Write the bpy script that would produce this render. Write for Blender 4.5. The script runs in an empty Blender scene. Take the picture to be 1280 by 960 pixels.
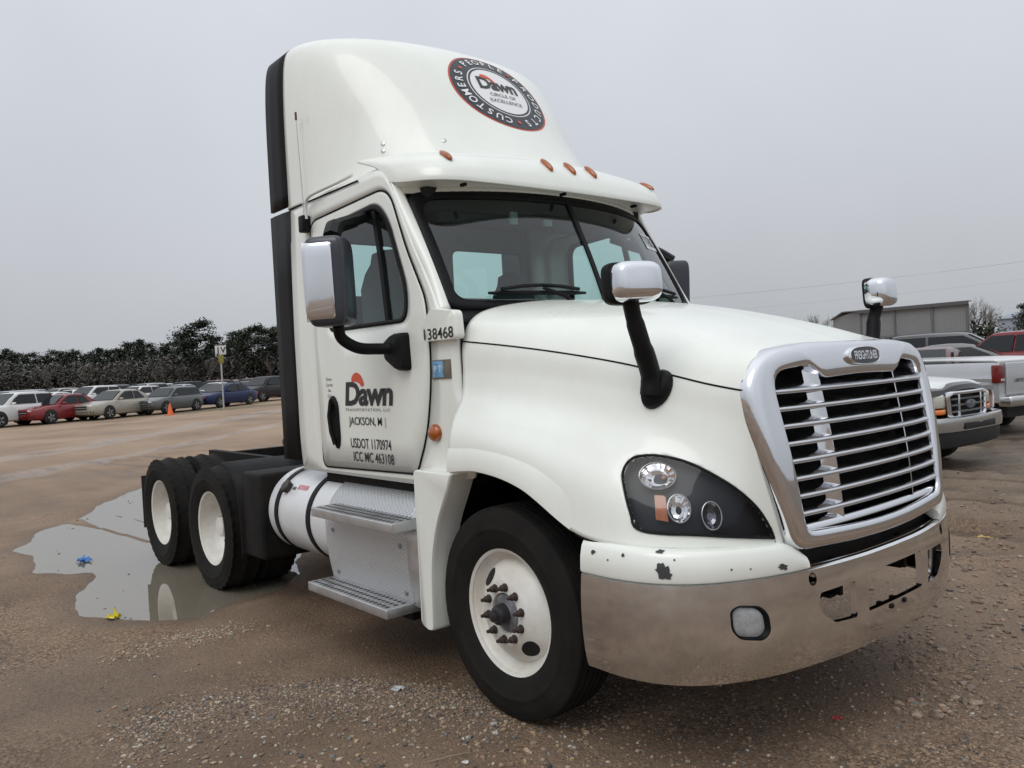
import bpy, bmesh, math, random
import numpy as np
from math import sin, cos, pi, radians, sqrt, atan2, hypot
from mathutils import Vector, Matrix, noise
from mathutils.bvhtree import BVHTree

random.seed(7)
rng = np.random.default_rng(7)
scene = bpy.context.scene
C = scene.collection

# ------------------------------------------------------------------ camera
CAM_P = np.array([3.02736, -3.54856, 1.67444])
YAW, PITCH, ROLL, FPX = 2.4434, -0.0186, -0.05327, 1017.66756
_f = np.array([cos(PITCH)*cos(YAW), cos(PITCH)*sin(YAW), sin(PITCH)])
_r = np.array([sin(YAW), -cos(YAW), 0.0])
_u = np.cross(_r, _f)
CR = cos(ROLL)*_r + sin(ROLL)*_u
CU = -sin(ROLL)*_r + cos(ROLL)*_u
CF = _f
cam_data = bpy.data.cameras.new('camera')
cam = bpy.data.objects.new('camera', cam_data)
C.objects.link(cam)
M3 = Matrix(((CR[0], CU[0], -CF[0]), (CR[1], CU[1], -CF[1]), (CR[2], CU[2], -CF[2])))
cam.matrix_world = Matrix.Translation(Vector(CAM_P)) @ M3.to_4x4()
cam_data.sensor_width = 36.0
cam_data.sensor_fit = 'HORIZONTAL'
cam_data.lens = FPX/1280*36.0
cam_data.clip_start = 0.05
cam_data.clip_end = 5000
scene.camera = cam

# ------------------------------------------------------------------ world, sun, exposure
SUN_EL, SUN_AZ = radians(52), radians(-70)
world = bpy.data.worlds.new('World')
scene.world = world
world.use_nodes = True
wn, wl = world.node_tree.nodes, world.node_tree.links
wn.clear()
w_out = wn.new('ShaderNodeOutputWorld')
w_bg = wn.new('ShaderNodeBackground')
w_sky = wn.new('ShaderNodeTexSky')
w_sky.sky_type = 'NISHITA'
w_sky.sun_disc = False
w_sky.sun_elevation = SUN_EL
w_sky.sun_rotation = pi/2 - SUN_AZ
w_sky.air_density = 1.0
w_sky.dust_density = 4.0
w_hs = wn.new('ShaderNodeHueSaturation'); w_hs.inputs['Saturation'].default_value = 0.18
wl.new(w_sky.outputs[0], w_hs.inputs['Color'])
# even overcast layer: brighter overhead than at the horizon, soft cloud mottling
w_tc = wn.new('ShaderNodeTexCoord')
w_sep = wn.new('ShaderNodeSeparateXYZ'); wl.new(w_tc.outputs['Generated'], w_sep.inputs[0])
w_ramp = wn.new('ShaderNodeValToRGB')
w_ramp.color_ramp.elements[0].position = 0.0; w_ramp.color_ramp.elements[0].color = (4.85, 5.05, 5.35, 1)
w_ramp.color_ramp.elements[1].position = 1.0; w_ramp.color_ramp.elements[1].color = (11.8, 12.4, 12.9, 1)
e_ = w_ramp.color_ramp.elements.new(0.40); e_.color = (7.1, 7.45, 8.15, 1)
wl.new(w_sep.outputs['Z'], w_ramp.inputs[0])
w_no = wn.new('ShaderNodeTexNoise'); w_no.inputs['Scale'].default_value = 1.7; w_no.inputs['Detail'].default_value = 4
wl.new(w_tc.outputs['Generated'], w_no.inputs['Vector'])
w_mr = wn.new('ShaderNodeMapRange'); w_mr.inputs[1].default_value = 0.3; w_mr.inputs[2].default_value = 0.7
w_mr.inputs[3].default_value = 0.92; w_mr.inputs[4].default_value = 1.08
wl.new(w_no.outputs[0], w_mr.inputs[0])
w_mul = wn.new('ShaderNodeVectorMath'); w_mul.operation = 'SCALE'
wl.new(w_ramp.outputs[0], w_mul.inputs[0]); wl.new(w_mr.outputs[0], w_mul.inputs['Scale'])
w_mix = wn.new('ShaderNodeMix'); w_mix.data_type = 'RGBA'; w_mix.inputs[0].default_value = 0.88
wl.new(w_hs.outputs[0], w_mix.inputs[6]); wl.new(w_mul.outputs[0], w_mix.inputs[7])
wl.new(w_mix.outputs[2], w_bg.inputs[0])
w_bg.inputs[1].default_value = 0.082
wl.new(w_bg.outputs[0], w_out.inputs[0])

sun_d = bpy.data.lights.new('sun', 'SUN')
sun_d.energy = 0.7; sun_d.angle = radians(35); sun_d.color = (1.0, 0.985, 0.95)
sun = bpy.data.objects.new('sun', sun_d); C.objects.link(sun)
_sd = Vector((cos(SUN_EL)*cos(SUN_AZ), cos(SUN_EL)*sin(SUN_AZ), sin(SUN_EL)))
sun.rotation_euler = _sd.to_track_quat('Z', 'Y').to_euler()
sun.location = (0, 0, 60)
scene.view_settings.view_transform = 'Standard'
scene.view_settings.look = 'None'
scene.view_settings.exposure = 0.32
scene.view_settings.gamma = 1.0
scene.view_settings.use_curve_mapping = False
scene.render.engine = 'CYCLES'

# ------------------------------------------------------------------ measuring helpers
def ray(px, py):
    return CAM_P, CF + (px-640)/FPX*CR - (py-480)/FPX*CU
def onX(px, py, v): o, d = ray(px, py); return o + d*((v-o[0])/d[0])
def onY(px, py, v): o, d = ray(px, py); return o + d*((v-o[1])/d[1])
def onZ(px, py, v): o, d = ray(px, py); return o + d*((v-o[2])/d[2])
def proj(p):
    d = np.asarray(p, float)-CAM_P; w = d@CF
    return 640+FPX*(d@CR)/w, 480-FPX*(d@CU)/w
def cast(px, py, bvh):
    o, d = ray(px, py)
    h = bvh.ray_cast(Vector(o), Vector(d).normalized())
    return (h[0], h[1]) if h[0] is not None else (None, None)

# ------------------------------------------------------------------ materials
MATS = {}
def mat(name, col=(.5, .5, .5), rough=.5, metal=0., spec=.5, coat=0., var=0., vscale=4., bump=0., bscale=60., col2=None,
        rvar=0., emit=None):
    if name in MATS: return MATS[name]
    m = bpy.data.materials.new(name); m.use_nodes = True
    n, l = m.node_tree.nodes, m.node_tree.links
    b = n['Principled BSDF']
    b.inputs['Base Color'].default_value = (*col, 1)
    b.inputs['Roughness'].default_value = rough
    b.inputs['Metallic'].default_value = metal
    b.inputs['Specular IOR Level'].default_value = spec
    b.inputs['Coat Weight'].default_value = coat
    b.inputs['Coat Roughness'].default_value = .08
    if emit:
        b.inputs['Emission Color'].default_value = (*emit[:3], 1); b.inputs['Emission Strength'].default_value = emit[3]
    if var or col2 or rvar or bump:
        tc = n.new('ShaderNodeTexCoord')
    if var or col2 or rvar:
        no = n.new('ShaderNodeTexNoise'); no.inputs['Scale'].default_value = vscale; no.inputs['Detail'].default_value = 7
        no.inputs['Roughness'].default_value = .65
        l.new(tc.outputs['Object'], no.inputs['Vector'])
        if var or col2:
            cr = n.new('ShaderNodeValToRGB'); cr.color_ramp.elements[0].position = .36; cr.color_ramp.elements[1].position = .68
            c2 = col2 if col2 else tuple(max(0, c*(1-var)) for c in col)
            cr.color_ramp.elements[0].color = (*c2, 1); cr.color_ramp.elements[1].color = (*col, 1)
            l.new(no.outputs[0], cr.inputs[0]); l.new(cr.outputs[0], b.inputs['Base Color'])
        if rvar:
            mr = n.new('ShaderNodeMapRange'); mr.inputs[1].default_value = .3; mr.inputs[2].default_value = .7
            mr.inputs[3].default_value = max(0, rough-rvar); mr.inputs[4].default_value = min(1, rough+rvar)
            l.new(no.outputs[0], mr.inputs[0]); l.new(mr.outputs[0], b.inputs['Roughness'])
    if bump:
        nb = n.new('ShaderNodeTexNoise'); nb.inputs['Scale'].default_value = bscale; nb.inputs['Detail'].default_value = 5
        l.new(tc.outputs['Object'], nb.inputs['Vector'])
        bp = n.new('ShaderNodeBump'); bp.inputs['Strength'].default_value = bump; bp.inputs['Distance'].default_value = .01
        l.new(nb.outputs[0], bp.inputs['Height']); l.new(bp.outputs[0], b.inputs['Normal'])
    MATS[name] = m
    return m

def glass(name, tint, refl_rough=.02, ior=1.5, boost=1.0):
    """thin pane: tinted see-through layer plus a Fresnel mirror layer"""
    if name in MATS: return MATS[name]
    m = bpy.data.materials.new(name); m.use_nodes = True
    n, l = m.node_tree.nodes, m.node_tree.links
    n.clear()
    out = n.new('ShaderNodeOutputMaterial'); mx = n.new('ShaderNodeMixShader')
    tr = n.new('ShaderNodeBsdfTransparent'); tr.inputs[0].default_value = (*tint, 1)
    gl = n.new('ShaderNodeBsdfGlossy'); gl.inputs['Roughness'].default_value = refl_rough
    lw = n.new('ShaderNodeLayerWeight'); lw.inputs[0].default_value = .5      # Schlick on the facing angle: same from both sides of the pane
    pw = n.new('ShaderNodeMath'); pw.operation = 'POWER'; pw.inputs[1].default_value = 4.0; l.new(lw.outputs['Facing'], pw.inputs[0])
    mm = n.new('ShaderNodeMath'); mm.operation = 'MULTIPLY_ADD'; mm.inputs[1].default_value = .9*boost; mm.inputs[2].default_value = .075*boost; mm.use_clamp = True
    l.new(pw.outputs[0], mm.inputs[0]); l.new(mm.outputs[0], mx.inputs[0]); l.new(tr.outputs[0], mx.inputs[1]); l.new(gl.outputs[0], mx.inputs[2])
    l.new(mx.outputs[0], out.inputs[0])
    MATS[name] = m
    return m

# ------------------------------------------------------------------ mesh helpers
class MB:
    """collects geometry, build() links it as one mesh object"""
    def __init__(s): s.v = []; s.f = []; s.mi = []; s.cur = 0
    def add(s, vs, fs, mi=None):
        o = len(s.v); s.v += [tuple(map(float, p)) for p in vs]
        for f in fs: s.f.append([o+i for i in f]); s.mi.append(s.cur if mi is None else mi)
        return s
    def box(s, x0, x1, y0, y1, z0, z1, bev=0.):
        if bev <= 0:
            vs = [(x0,y0,z0),(x1,y0,z0),(x1,y1,z0),(x0,y1,z0),(x0,y0,z1),(x1,y0,z1),(x1,y1,z1),(x0,y1,z1)]
            return s.add(vs, [(3,2,1,0),(4,5,6,7),(0,1,5,4),(1,2,6,5),(2,3,7,6),(3,0,4,7)])
        bm = bmesh.new(); bmesh.ops.create_cube(bm, size=1)
        for v in bm.verts: v.co = Vector(((x0+x1)/2+v.co.x*(x1-x0), (y0+y1)/2+v.co.y*(y1-y0), (z0+z1)/2+v.co.z*(z1-z0)))
        bmesh.ops.bevel(bm, geom=bm.edges[:], offset=bev, segments=3, affect='EDGES', profile=.5)
        s.bm(bm); return s
    def bm(s, bm, M=None):
        bm.verts.index_update()
        s.add([(M@v.co if M else v.co) for v in bm.verts], [[v.index for v in f.verts] for f in bm.faces]); bm.free(); return s
    def mb(s, o, M=None):
        off = len(s.v)
        s.v += [tuple(M@Vector(p)) if M else p for p in o.v]
        for f, m in zip(o.f, o.mi): s.f.append([off+i for i in f]); s.mi.append(m)
        return s
    def tube(s, pts, r, n=10, cap=True):
        pts = [Vector(p) for p in pts]; rs = r if hasattr(r, '__len__') else [r]*len(pts)
        t0 = (pts[1]-pts[0]).normalized(); up = Vector((0,0,1)) if abs(t0.z) < .9 else Vector((1,0,0))
        a = t0.cross(up).normalized(); vs = []
        for i, p in enumerate(pts):
            t = (pts[min(i+1, len(pts)-1)]-pts[max(i-1, 0)]).normalized()
            a = (a - t*a.dot(t)).normalized(); b = t.cross(a)
            for k in range(n):
                th = 2*pi*k/n; vs.append(p + (a*cos(th)+b*sin(th))*rs[i])
        fs = [(i*n+k, i*n+(k+1)%n, (i+1)*n+(k+1)%n, (i+1)*n+k) for i in range(len(pts)-1) for k in range(n)]
        if cap: fs += [list(range(n))[::-1], [(len(pts)-1)*n+k for k in range(n)]]
        return s.add(vs, fs)
    def lathe(s, prof, n=48, axis='Y', cen=(0,0,0), cap=False, a0=0):
        """prof: (axial, radius)"""
        vs = []
        for (h, r) in prof:
            for k in range(n):
                th = 2*pi*k/n + a0; c, q = r*cos(th), r*sin(th)
                p = {'Y': (c, h, q), 'X': (h, c, q), 'Z': (c, q, h)}[axis]
                vs.append((p[0]+cen[0], p[1]+cen[1], p[2]+cen[2]))
        m = len(prof)
        fs = [(i*n+k, i*n+(k+1)%n, (i+1)*n+(k+1)%n, (i+1)*n+k) for i in range(m-1) for k in range(n)]
        if cap: fs += [list(range(n))[::-1], [(m-1)*n+k for k in range(n)]]
        return s.add(vs, fs)
    def grid(s, rows, close=False):
        n = len(rows[0]); vs = [p for r in rows for p in r]
        fs = [(i*n+k, i*n+(k+1) % n, (i+1)*n+(k+1) % n, (i+1)*n+k) for i in range(len(rows)-1) for k in range(n if close else n-1)]
        return s.add(vs, fs)
    def prism(s, loop, d, cap=True):
        """loop: 3D points; extruded by vector d"""
        n = len(loop); d = Vector(d)
        vs = [Vector(p) for p in loop] + [Vector(p)+d for p in loop]
        fs = [(k, (k+1) % n, n+(k+1) % n, n+k) for k in range(n)]
        if cap: fs += [list(range(n))[::-1], list(range(n, 2*n))]
        return s.add(vs, fs)
    def flipY(s):
        o = MB(); o.v = [(x, -y, z) for x, y, z in s.v]; o.f = [f[::-1] for f in s.f]; o.mi = s.mi[:]; return o
    def mesh(s, name, mats, smooth=True, ang=40):
        me = bpy.data.meshes.new(name); me.from_pydata(s.v, [], s.f)
        for m in (mats if isinstance(mats, (list, tuple)) else [mats]): me.materials.append(m)
        if any(s.mi): me.polygons.foreach_set('material_index', s.mi)
        bm = bmesh.new(); bm.from_mesh(me)
        bmesh.ops.remove_doubles(bm, verts=bm.verts, dist=1e-5)
        bmesh.ops.recalc_face_normals(bm, faces=bm.faces)
        bm.to_mesh(me); bm.free()
        if smooth:
            me.polygons.foreach_set('use_smooth', [True]*len(me.polygons))
            me.set_sharp_from_angle(angle=radians(ang))
        me.update(); return me
    def build(s, name, mats, parent=None, smooth=True, solid=0., loc=None, ang=40, off=-1):
        o = bpy.data.objects.new(name, s.mesh(name, mats, smooth, ang)); C.objects.link(o)
        if parent: o.parent = parent
        if loc is not None: o.location = loc
        if solid:
            md = o.modifiers.new('thickness', 'SOLIDIFY'); md.thickness = solid; md.offset = off
        return o

def tag(o, label, cat=None, group=None, kind=None):
    if label: o['label'] = label
    if cat: o['category'] = cat
    if group: o['group'] = group
    if kind: o['kind'] = kind
    return o
def empty(name, loc=(0,0,0), rz=0, label=None, cat=None, group=None):
    o = bpy.data.objects.new(name, None); C.objects.link(o); o.empty_display_size = .1
    o.location = loc; o.rotation_euler = (0, 0, rz)
    return tag(o, label, cat, group)
def dup(o, parent=None):
    c = o.copy(); C.objects.link(c); c.parent = parent
    for ch in list(o.children): dup(ch, c)
    return c

def cr1(p0, p1, p2, p3, t):
    return .5*((2*p1)+(-p0+p2)*t+(2*p0-5*p1+4*p2-p3)*t*t+(-p0+3*p1-3*p2+p3)*t*t*t)
def spline(pts, n, closed=False):
    """Catmull-Rom through pts, n samples per span"""
    P = [np.asarray(p, float) for p in pts]; m = len(P); out = []
    for i in range(m if closed else m-1):
        a = P[(i-1) % m] if closed or i > 0 else 2*P[0]-P[1]
        b, c = P[i], P[(i+1) % m]
        d = P[(i+2) % m] if closed or i+2 < m else 2*P[-1]-P[-2]
        for k in range(n): out.append(cr1(a, b, c, d, k/n))
    if not closed: out.append(P[-1])
    return out
def loft(sections, nu=8, nv=6):
    """sections: equal-length lists of 3D points -> smooth grid rows"""
    rows = [spline(s, nv) for s in sections]
    cols = [spline([r[j] for r in rows], nu) for j in range(len(rows[0]))]
    return [[cols[j][i] for j in range(len(cols))] for i in range(len(cols[0]))]
def roundloop(pts, r, n=5):
    """round the corners of a 2D loop"""
    out = []; m = len(pts); rs = r if hasattr(r, '__len__') else [r]*m
    for i in range(m):
        p0, p1, p2 = (np.asarray(pts[(i+k) % m], float) for k in (-1, 0, 1))
        a, b = p0-p1, p2-p1; la, lb = np.linalg.norm(a), np.linalg.norm(b)
        q = min(rs[i], la*.48, lb*.48)
        A, B = p1+a/la*q, p1+b/lb*q
        for k in range(n+1):
            t = k/n; out.append((1-t)**2*A+2*t*(1-t)*p1+t*t*B)
    return out
def resample(loop, n):
    P = [np.asarray(p, float) for p in loop]; P.append(P[0])
    L = [0]
    for a, b in zip(P, P[1:]): L.append(L[-1]+np.linalg.norm(b-a))
    out = []; j = 0
    for k in range(n):
        t = L[-1]*k/n
        while L[j+1] < t: j += 1
        q = (t-L[j])/max(1e-9, L[j+1]-L[j]); out.append(P[j]*(1-q)+P[j+1]*q)
    return out
def polar(loop, c, angs):
    """distance of a star-shaped 2D loop from c at each angle"""
    out = []; m = len(loop)
    for a in angs:
        d = np.array([cos(a), sin(a)]); best = None
        for i in range(m):
            p, q = np.asarray(loop[i])-c, np.asarray(loop[(i+1) % m])-c
            e = q-p; den = d[0]*e[1]-d[1]*e[0]
            if abs(den) < 1e-12: continue
            t = (p[0]*e[1]-p[1]*e[0])/den; s_ = (p[0]*d[1]-p[1]*d[0])/den
            if t > 0 and -1e-6 <= s_ <= 1+1e-6 and (best is None or t > best): best = t
        out.append(c+d*(best or 0))
    return out
def ring_mb(outer, inner, c, f3, nr=4, extra=160):
    """sheet between two 2D loops, mapped to 3D by f3"""
    c = np.asarray(c, float)
    A = sorted(set([round(atan2(p[1]-c[1], p[0]-c[0]), 4) for p in list(outer)+list(inner)]+[round(-pi+2*pi*k/extra, 4) for k in range(extra)]))
    o, i = polar(outer, c, A), polar(inner, c, A)
    return MB().grid([[f3(*(a*(1-k/nr)+b*k/nr)) for a, b in zip(o, i)] for k in range(nr+1)], close=True)
def disc_mb(loop, f3, nr=6, c=None):
    """filled 2D loop mapped to 3D by f3"""
    L = [np.asarray(p, float) for p in loop]; c = np.mean(L, axis=0) if c is None else np.asarray(c, float)
    m = MB().grid([[f3(*(c+(p-c)*(1-k/nr))) for p in L] for k in range(nr)], close=True)
    n = len(L); o = (nr-1)*n; m.v.append(tuple(map(float, f3(*c))))
    for k in range(n): m.f.append([o+k, o+(k+1) % n, len(m.v)-1]); m.mi.append(0)
    return m
def text_mb(body, size=1., shear=0., bold=0., spacing=1., align='CENTER'):
    cu = bpy.data.curves.new('t', 'FONT'); cu.body = body; cu.size = size; cu.shear = shear; cu.offset = bold
    cu.space_character = spacing; cu.align_x = align; cu.align_y = 'CENTER'; cu.resolution_u = 3; cu.fill_mode = 'FRONT'
    o = bpy.data.objects.new('t', cu); C.objects.link(o)
    dg = bpy.context.evaluated_depsgraph_get(); dg.update()
    me = o.evaluated_get(dg).to_mesh()
    m = MB(); m.add([v.co[:] for v in me.vertices], [list(p.vertices) for p in me.polygons])
    o.evaluated_get(dg).to_mesh_clear()
    bpy.data.objects.remove(o); bpy.data.curves.remove(cu)
    return m
def mapped(m, f3):
    o = MB(); o.v = [tuple(map(float, f3(x, y))) for x, y, z in m.v]; o.f = [f[:] for f in m.f]; o.mi = m.mi[:]; return o
# ================================================================== the truck
def paint_mat():
    m = mat('white_paint', (.80, .80, .755), .32, coat=.5)
    n, l = m.node_tree.nodes, m.node_tree.links; b = n['Principled BSDF']
    tc = n.new('ShaderNodeTexCoord')
    n1 = n.new('ShaderNodeTexNoise'); n1.inputs['Scale'].default_value = 2.2; n1.inputs['Detail'].default_value = 8; n1.inputs['Roughness'].default_value = .7
    mp = n.new('ShaderNodeMapping'); mp.inputs['Scale'].default_value = (1, 1, .35)
    l.new(tc.outputs['Object'], mp.inputs[0]); l.new(mp.outputs[0], n1.inputs['Vector'])
    cr = n.new('ShaderNodeValToRGB'); cr.color_ramp.elements[0].position = .30; cr.color_ramp.elements[1].position = .62
    cr.color_ramp.elements[0].color = (.765, .775, .715, 1); cr.color_ramp.elements[1].color = (.82, .84, .785, 1)
    l.new(n1.outputs[0], cr.inputs[0])
    # fine road-dirt specks
    n2 = n.new('ShaderNodeTexNoise'); n2.inputs['Scale'].default_value = 70; n2.inputs['Detail'].default_value = 3
    l.new(tc.outputs['Object'], n2.inputs['Vector'])
    c2 = n.new('ShaderNodeValToRGB'); c2.color_ramp.elements[0].position = .70; c2.color_ramp.elements[1].position = .80
    c2.color_ramp.elements[0].color = (1, 1, 1, 1); c2.color_ramp.elements[1].color = (.78, .74, .68, 1)
    l.new(n2.outputs[0], c2.inputs[0])
    mu = n.new('ShaderNodeMix'); mu.data_type = 'RGBA'; mu.blend_type = 'MULTIPLY'; mu.inputs[0].default_value = .08
    l.new(cr.outputs[0], mu.inputs[6]); l.new(c2.outputs[0], mu.inputs[7]); l.new(mu.outputs[2], b.inputs['Base Color'])
    mr = n.new('ShaderNodeMapRange'); mr.inputs[1].default_value = .3; mr.inputs[2].default_value = .7; mr.inputs[3].default_value = .42; mr.inputs[4].default_value = .25
    l.new(n1.outputs[0], mr.inputs[0]); l.new(mr.outputs[0], b.inputs['Roughness'])
    return m
PAINT = paint_mat()
BLACK = mat('black_plastic', (.010, .010, .011), .5, spec=.16, var=.4, vscale=9, bump=.15, bscale=220)
RUBBER = mat('tyre_rubber', (.0115, .011, .011), .78, spec=.12, col2=(.020, .018, .016), vscale=5, bump=.25, bscale=120)
SEAM = mat('panel_gap', (.012, .012, .012), .9, spec=.1)
CHROME = mat('chrome', (.76, .77, .80), .045, metal=1, rvar=.03, vscale=6)
BUMPC = mat('bumper_chrome', (.82, .84, .86), .085, metal=1, col2=(.66, .66, .66), vscale=3.2, rvar=.045)
ALU = mat('aluminium', (.62, .63, .64), .42, metal=.85, rvar=.1, vscale=7, col2=(.50, .50, .50))
TANKW = mat('tank_white', (.74, .75, .76), .35, coat=.3, var=.14, vscale=3)
RIMW = mat('rim_white', (.76, .76, .73), .42, col2=(.60, .56, .49), vscale=5)
FRAME = mat('frame_black', (.008, .008, .009), .65, spec=.14, col2=(.018, .016, .014), vscale=6)
AMBER = mat('amber_lens', (.42, .105, .010), .18, coat=.6, var=.35, vscale=40)
RUST = mat('rusty_steel', (.060, .035, .026), .75, col2=(.028, .022, .02), vscale=30)
HUBG = mat('hub_metal', (.30, .31, .34), .5, metal=.6, col2=(.16, .16, .17), vscale=18)
DARKINT = mat('interior_dark', (.08, .09, .095), .8, var=.25, vscale=8)
SEATM = mat('seat_fabric', (.13, .15, .16), .9, var=.2, vscale=10)
GREYINT = mat('interior_grey', (.27, .31, .32), .8, var=.2, vscale=5)
INK = mat('black_ink', (.02, .02, .022), .5)
ORANGEINK = mat('orange_ink', (.62, .085, .04), .5)
WHITEINK = mat('white_ink', (.78, .78, .78), .5)
NAVY = mat('mirror_shell_dark', (.030, .034, .046), .33, coat=.2)
WGLASS = glass('window_glass', (.72, .90, .87), boost=1.1)
LENS = glass('lamp_glass', (.93, .94, .95), boost=.32)
REFL = mat('lamp_reflector', (.85, .85, .86), .10, metal=1)
DARKLAMP = mat('lamp_housing', (.013, .015, .020), .4, spec=.25)

truck = empty('tractor_truck', (0, 0, 0), 0, 'white day cab tractor truck with chrome grille parked on wet dirt', 'truck')

def both(name, mb, mats, parent=truck, **k):
    a = mb.build(name, mats, parent, **k); b = mb.flipY().build(name, mats, parent, **k); return a, b

# ---------------------------------------------------------------- hood and fenders
HS = [  # sections rear -> front: (x, |y|, z) from the centre line down to the wheel arch edge
 [(-.33,0,2.058),(-.325,.45,2.048),(-.32,.80,2.01),(-.315,.98,1.95),(-.315,1.055,1.828),(-.31,1.07,1.66),(-.30,1.095,1.545),(-.288,1.165,1.435),(-.285,1.20,1.33),(-.29,1.205,1.18)],
 [(.0,0,2.015),(.0,.42,2.005),(.0,.74,1.965),(.0,.92,1.90),(.0,1.005,1.785),(.0,1.03,1.64),(-.02,1.065,1.53),(-.03,1.145,1.425),(-.03,1.195,1.33),(-.03,1.205,1.195)],
 [(.3,0,1.962),(.3,.40,1.95),(.3,.68,1.91),(.3,.85,1.845),(.3,.945,1.735),(.3,.975,1.60),(.29,1.02,1.49),(.285,1.115,1.385),(.28,1.18,1.285),(.27,1.20,1.135)],
 [(.6,0,1.895),(.6,.38,1.882),(.6,.64,1.842),(.6,.79,1.78),(.6,.885,1.675),(.6,.925,1.55),(.6,.975,1.43),(.6,1.075,1.31),(.59,1.155,1.18),(.575,1.19,.975)],
 [(.82,0,1.835),(.82,.38,1.822),(.82,.62,1.785),(.82,.765,1.722),(.82,.85,1.62),(.83,.885,1.495),(.835,.93,1.37),(.835,1.02,1.24),(.83,1.105,1.10),(.825,1.15,.945)],
 [(.98,0,1.78),(.98,.39,1.768),(.98,.61,1.737),(.985,.745,1.678),(.99,.82,1.575),(1.0,.848,1.445),(1.005,.885,1.315),(1.01,.945,1.18),(1.01,1.01,1.06),(1.005,1.045,.938)],
 [(1.10,0,1.738),(1.10,.395,1.728),(1.10,.615,1.704),(1.10,.738,1.652),(1.105,.80,1.55),(1.12,.812,1.415),(1.135,.825,1.28),(1.145,.842,1.155),(1.15,.86,1.035),(1.15,.87,.93)],
 [(1.15,0,1.722),(1.15,.40,1.713),(1.15,.62,1.691),(1.15,.737,1.64),(1.155,.787,1.54),(1.175,.782,1.40),(1.195,.765,1.26),(1.215,.738,1.13),(1.228,.708,1.02),(1.235,.68,.915)],
]
NU, NV = 14, 12
hrows = loft(HS, NU, NV)
hood_r = MB().grid([[(p[0], -p[1], p[2]) for p in r] for r in hrows])
_fine = MB().grid([[(p[0], -p[1], p[2]) for p in r] for r in loft(HS, 34, 28)])
hood_bvh = BVHTree.FromPolygons([Vector(v) for v in _fine.v], _fine.f)

# headlight outline on the fender surface
HLP = [(779,601),(780,586),(788,575),(800,570),(826,570),(862,579),(903,600),(931,620),(951,641),(966,669),(957,672),(880,669),(802,663),(788,640)]
hl2 = [np.array(p) for p in spline(HLP, 6, closed=True)]
def inpoly(x, y, P):
    c = False; j = len(P)-1
    for i in range(len(P)):
        if (P[i][1] > y) != (P[j][1] > y) and x < (P[j][0]-P[i][0])*(y-P[i][1])/(P[j][1]-P[i][1])+P[i][0]: c = not c
        j = i
    return c
def hood_pt(px, py, off=0.):
    p, nn = cast(px, py, hood_bvh)
    if p is None: return None
    return p + Vector((.66,-.74,.12))*off
def hl3(off):
    def f(x, y):
        p = hood_pt(x, y, off)
        if p is None:   # just past the surface edge: use the lamp's own plane
            p = Vector(onX(x, y, 1.19))
        return p
    return f
keep = [k for k, f in enumerate(hood_r.f) if not inpoly(*proj(np.mean([hood_r.v[i] for i in f], axis=0)), hl2)]
hood = MB()
hr = MB(); hr.v = hood_r.v; hr.f = [hood_r.f[k] for k in keep]; hr.mi = [0]*len(keep)
hood.mb(hr); hood.mb(hr.flipY())
hood.build('hood', PAINT, truck, solid=.012, ang=60)
# seam along the hood side (between top cover and fender piece)
for sgn in (-1, 1):
    j = 4*NV
    MB().tube([(r[j][0], sgn*(r[j][1]+.0005), r[j][2]) for r in hrows], .0042, 6).build('hood_seam', SEAM, truck)
    bo_ = [hrows[i][-1] for i in range(int(3.05*NU), int(4.2*NU))]
    MB().tube([(p[0], sgn*(p[1]-.004), p[2]-.006) for p in bo_], .005, 6).build('hood_gap', SEAM, truck)
    # folded lip of the wheel arch
    lip = [hrows[i][-1] for i in range(0, int(3.05*NU))]
    MB().grid([[(p[0], sgn*(p[1]-d), p[2]+e) for p in lip] for d, e in ((.0,.0),(.006,-.008),(.02,-.012),(.09,-.010))]).build('arch_lip', PAINT, truck)
    # raised flare round the wheel arch
    fr_ = []
    for k, o_ in ((0,.0),(0,.012),(1,.014),(2,.014),(4,.013),(6,.010),(8,.004),(10,-.003)):
        fr_.append([(hrows[i][-1-k][0], sgn*(hrows[i][-1-k][1]+(o_+.004)*min(1, max(0, (3.12-i/NU)/.9))-.004), hrows[i][-1-k][2]) for i in range(0, int(3.15*NU))])
    MB().grid(fr_).build('arch_flare', PAINT, truck, ang=60)

# headlights
loop3 = [hl3(.004)(*p) for p in hl2]
lens_r = disc_mb(hl2, hl3(.006), 7, c=(868, 628))
back_r = disc_mb(hl2, hl3(-.055), 7, c=(868, 628))
wall_r = MB().grid([[hl3(.004)(*p) for p in hl2], [hl3(-.055)(*p) for p in hl2]], close=True)
gask_r = MB().tube(loop3+[loop3[0]], .006, 8, cap=False)
def bowl(px, py, rx, ry, depth, lip=.012):
    """elliptical reflector bowl facing out of the fender"""
    m = MB(); c = hood_pt(px, py, -.012); nn = cast(px, py, hood_bvh)[1]
    if nn.y > 0: nn = -nn
    nn = (nn*.45 + Vector((.70, -.45, .35))*.55).normalized()
    a = nn.cross(Vector((0,0,1))).normalized(); b = a.cross(nn).normalized()
    if b.z < 0: b = -b
    rows = []
    for (t, d) in ((1.0, .0), (.97, -.004), (.85, -depth*.35), (.6, -depth*.72), (.3, -depth*.94), (.04, -depth)):
        rows.append([c + a*(rx*t*cos(q)) + b*(ry*t*sin(q)) + nn*d for q in [2*pi*k/28 for k in range(28)]])
    m.grid([r[::2] for r in rows], close=True); return m, c, nn, a, b
def quadpatch(pts, off):
    return disc_mb(resample(pts, 24), hl3(off), 3)
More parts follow.
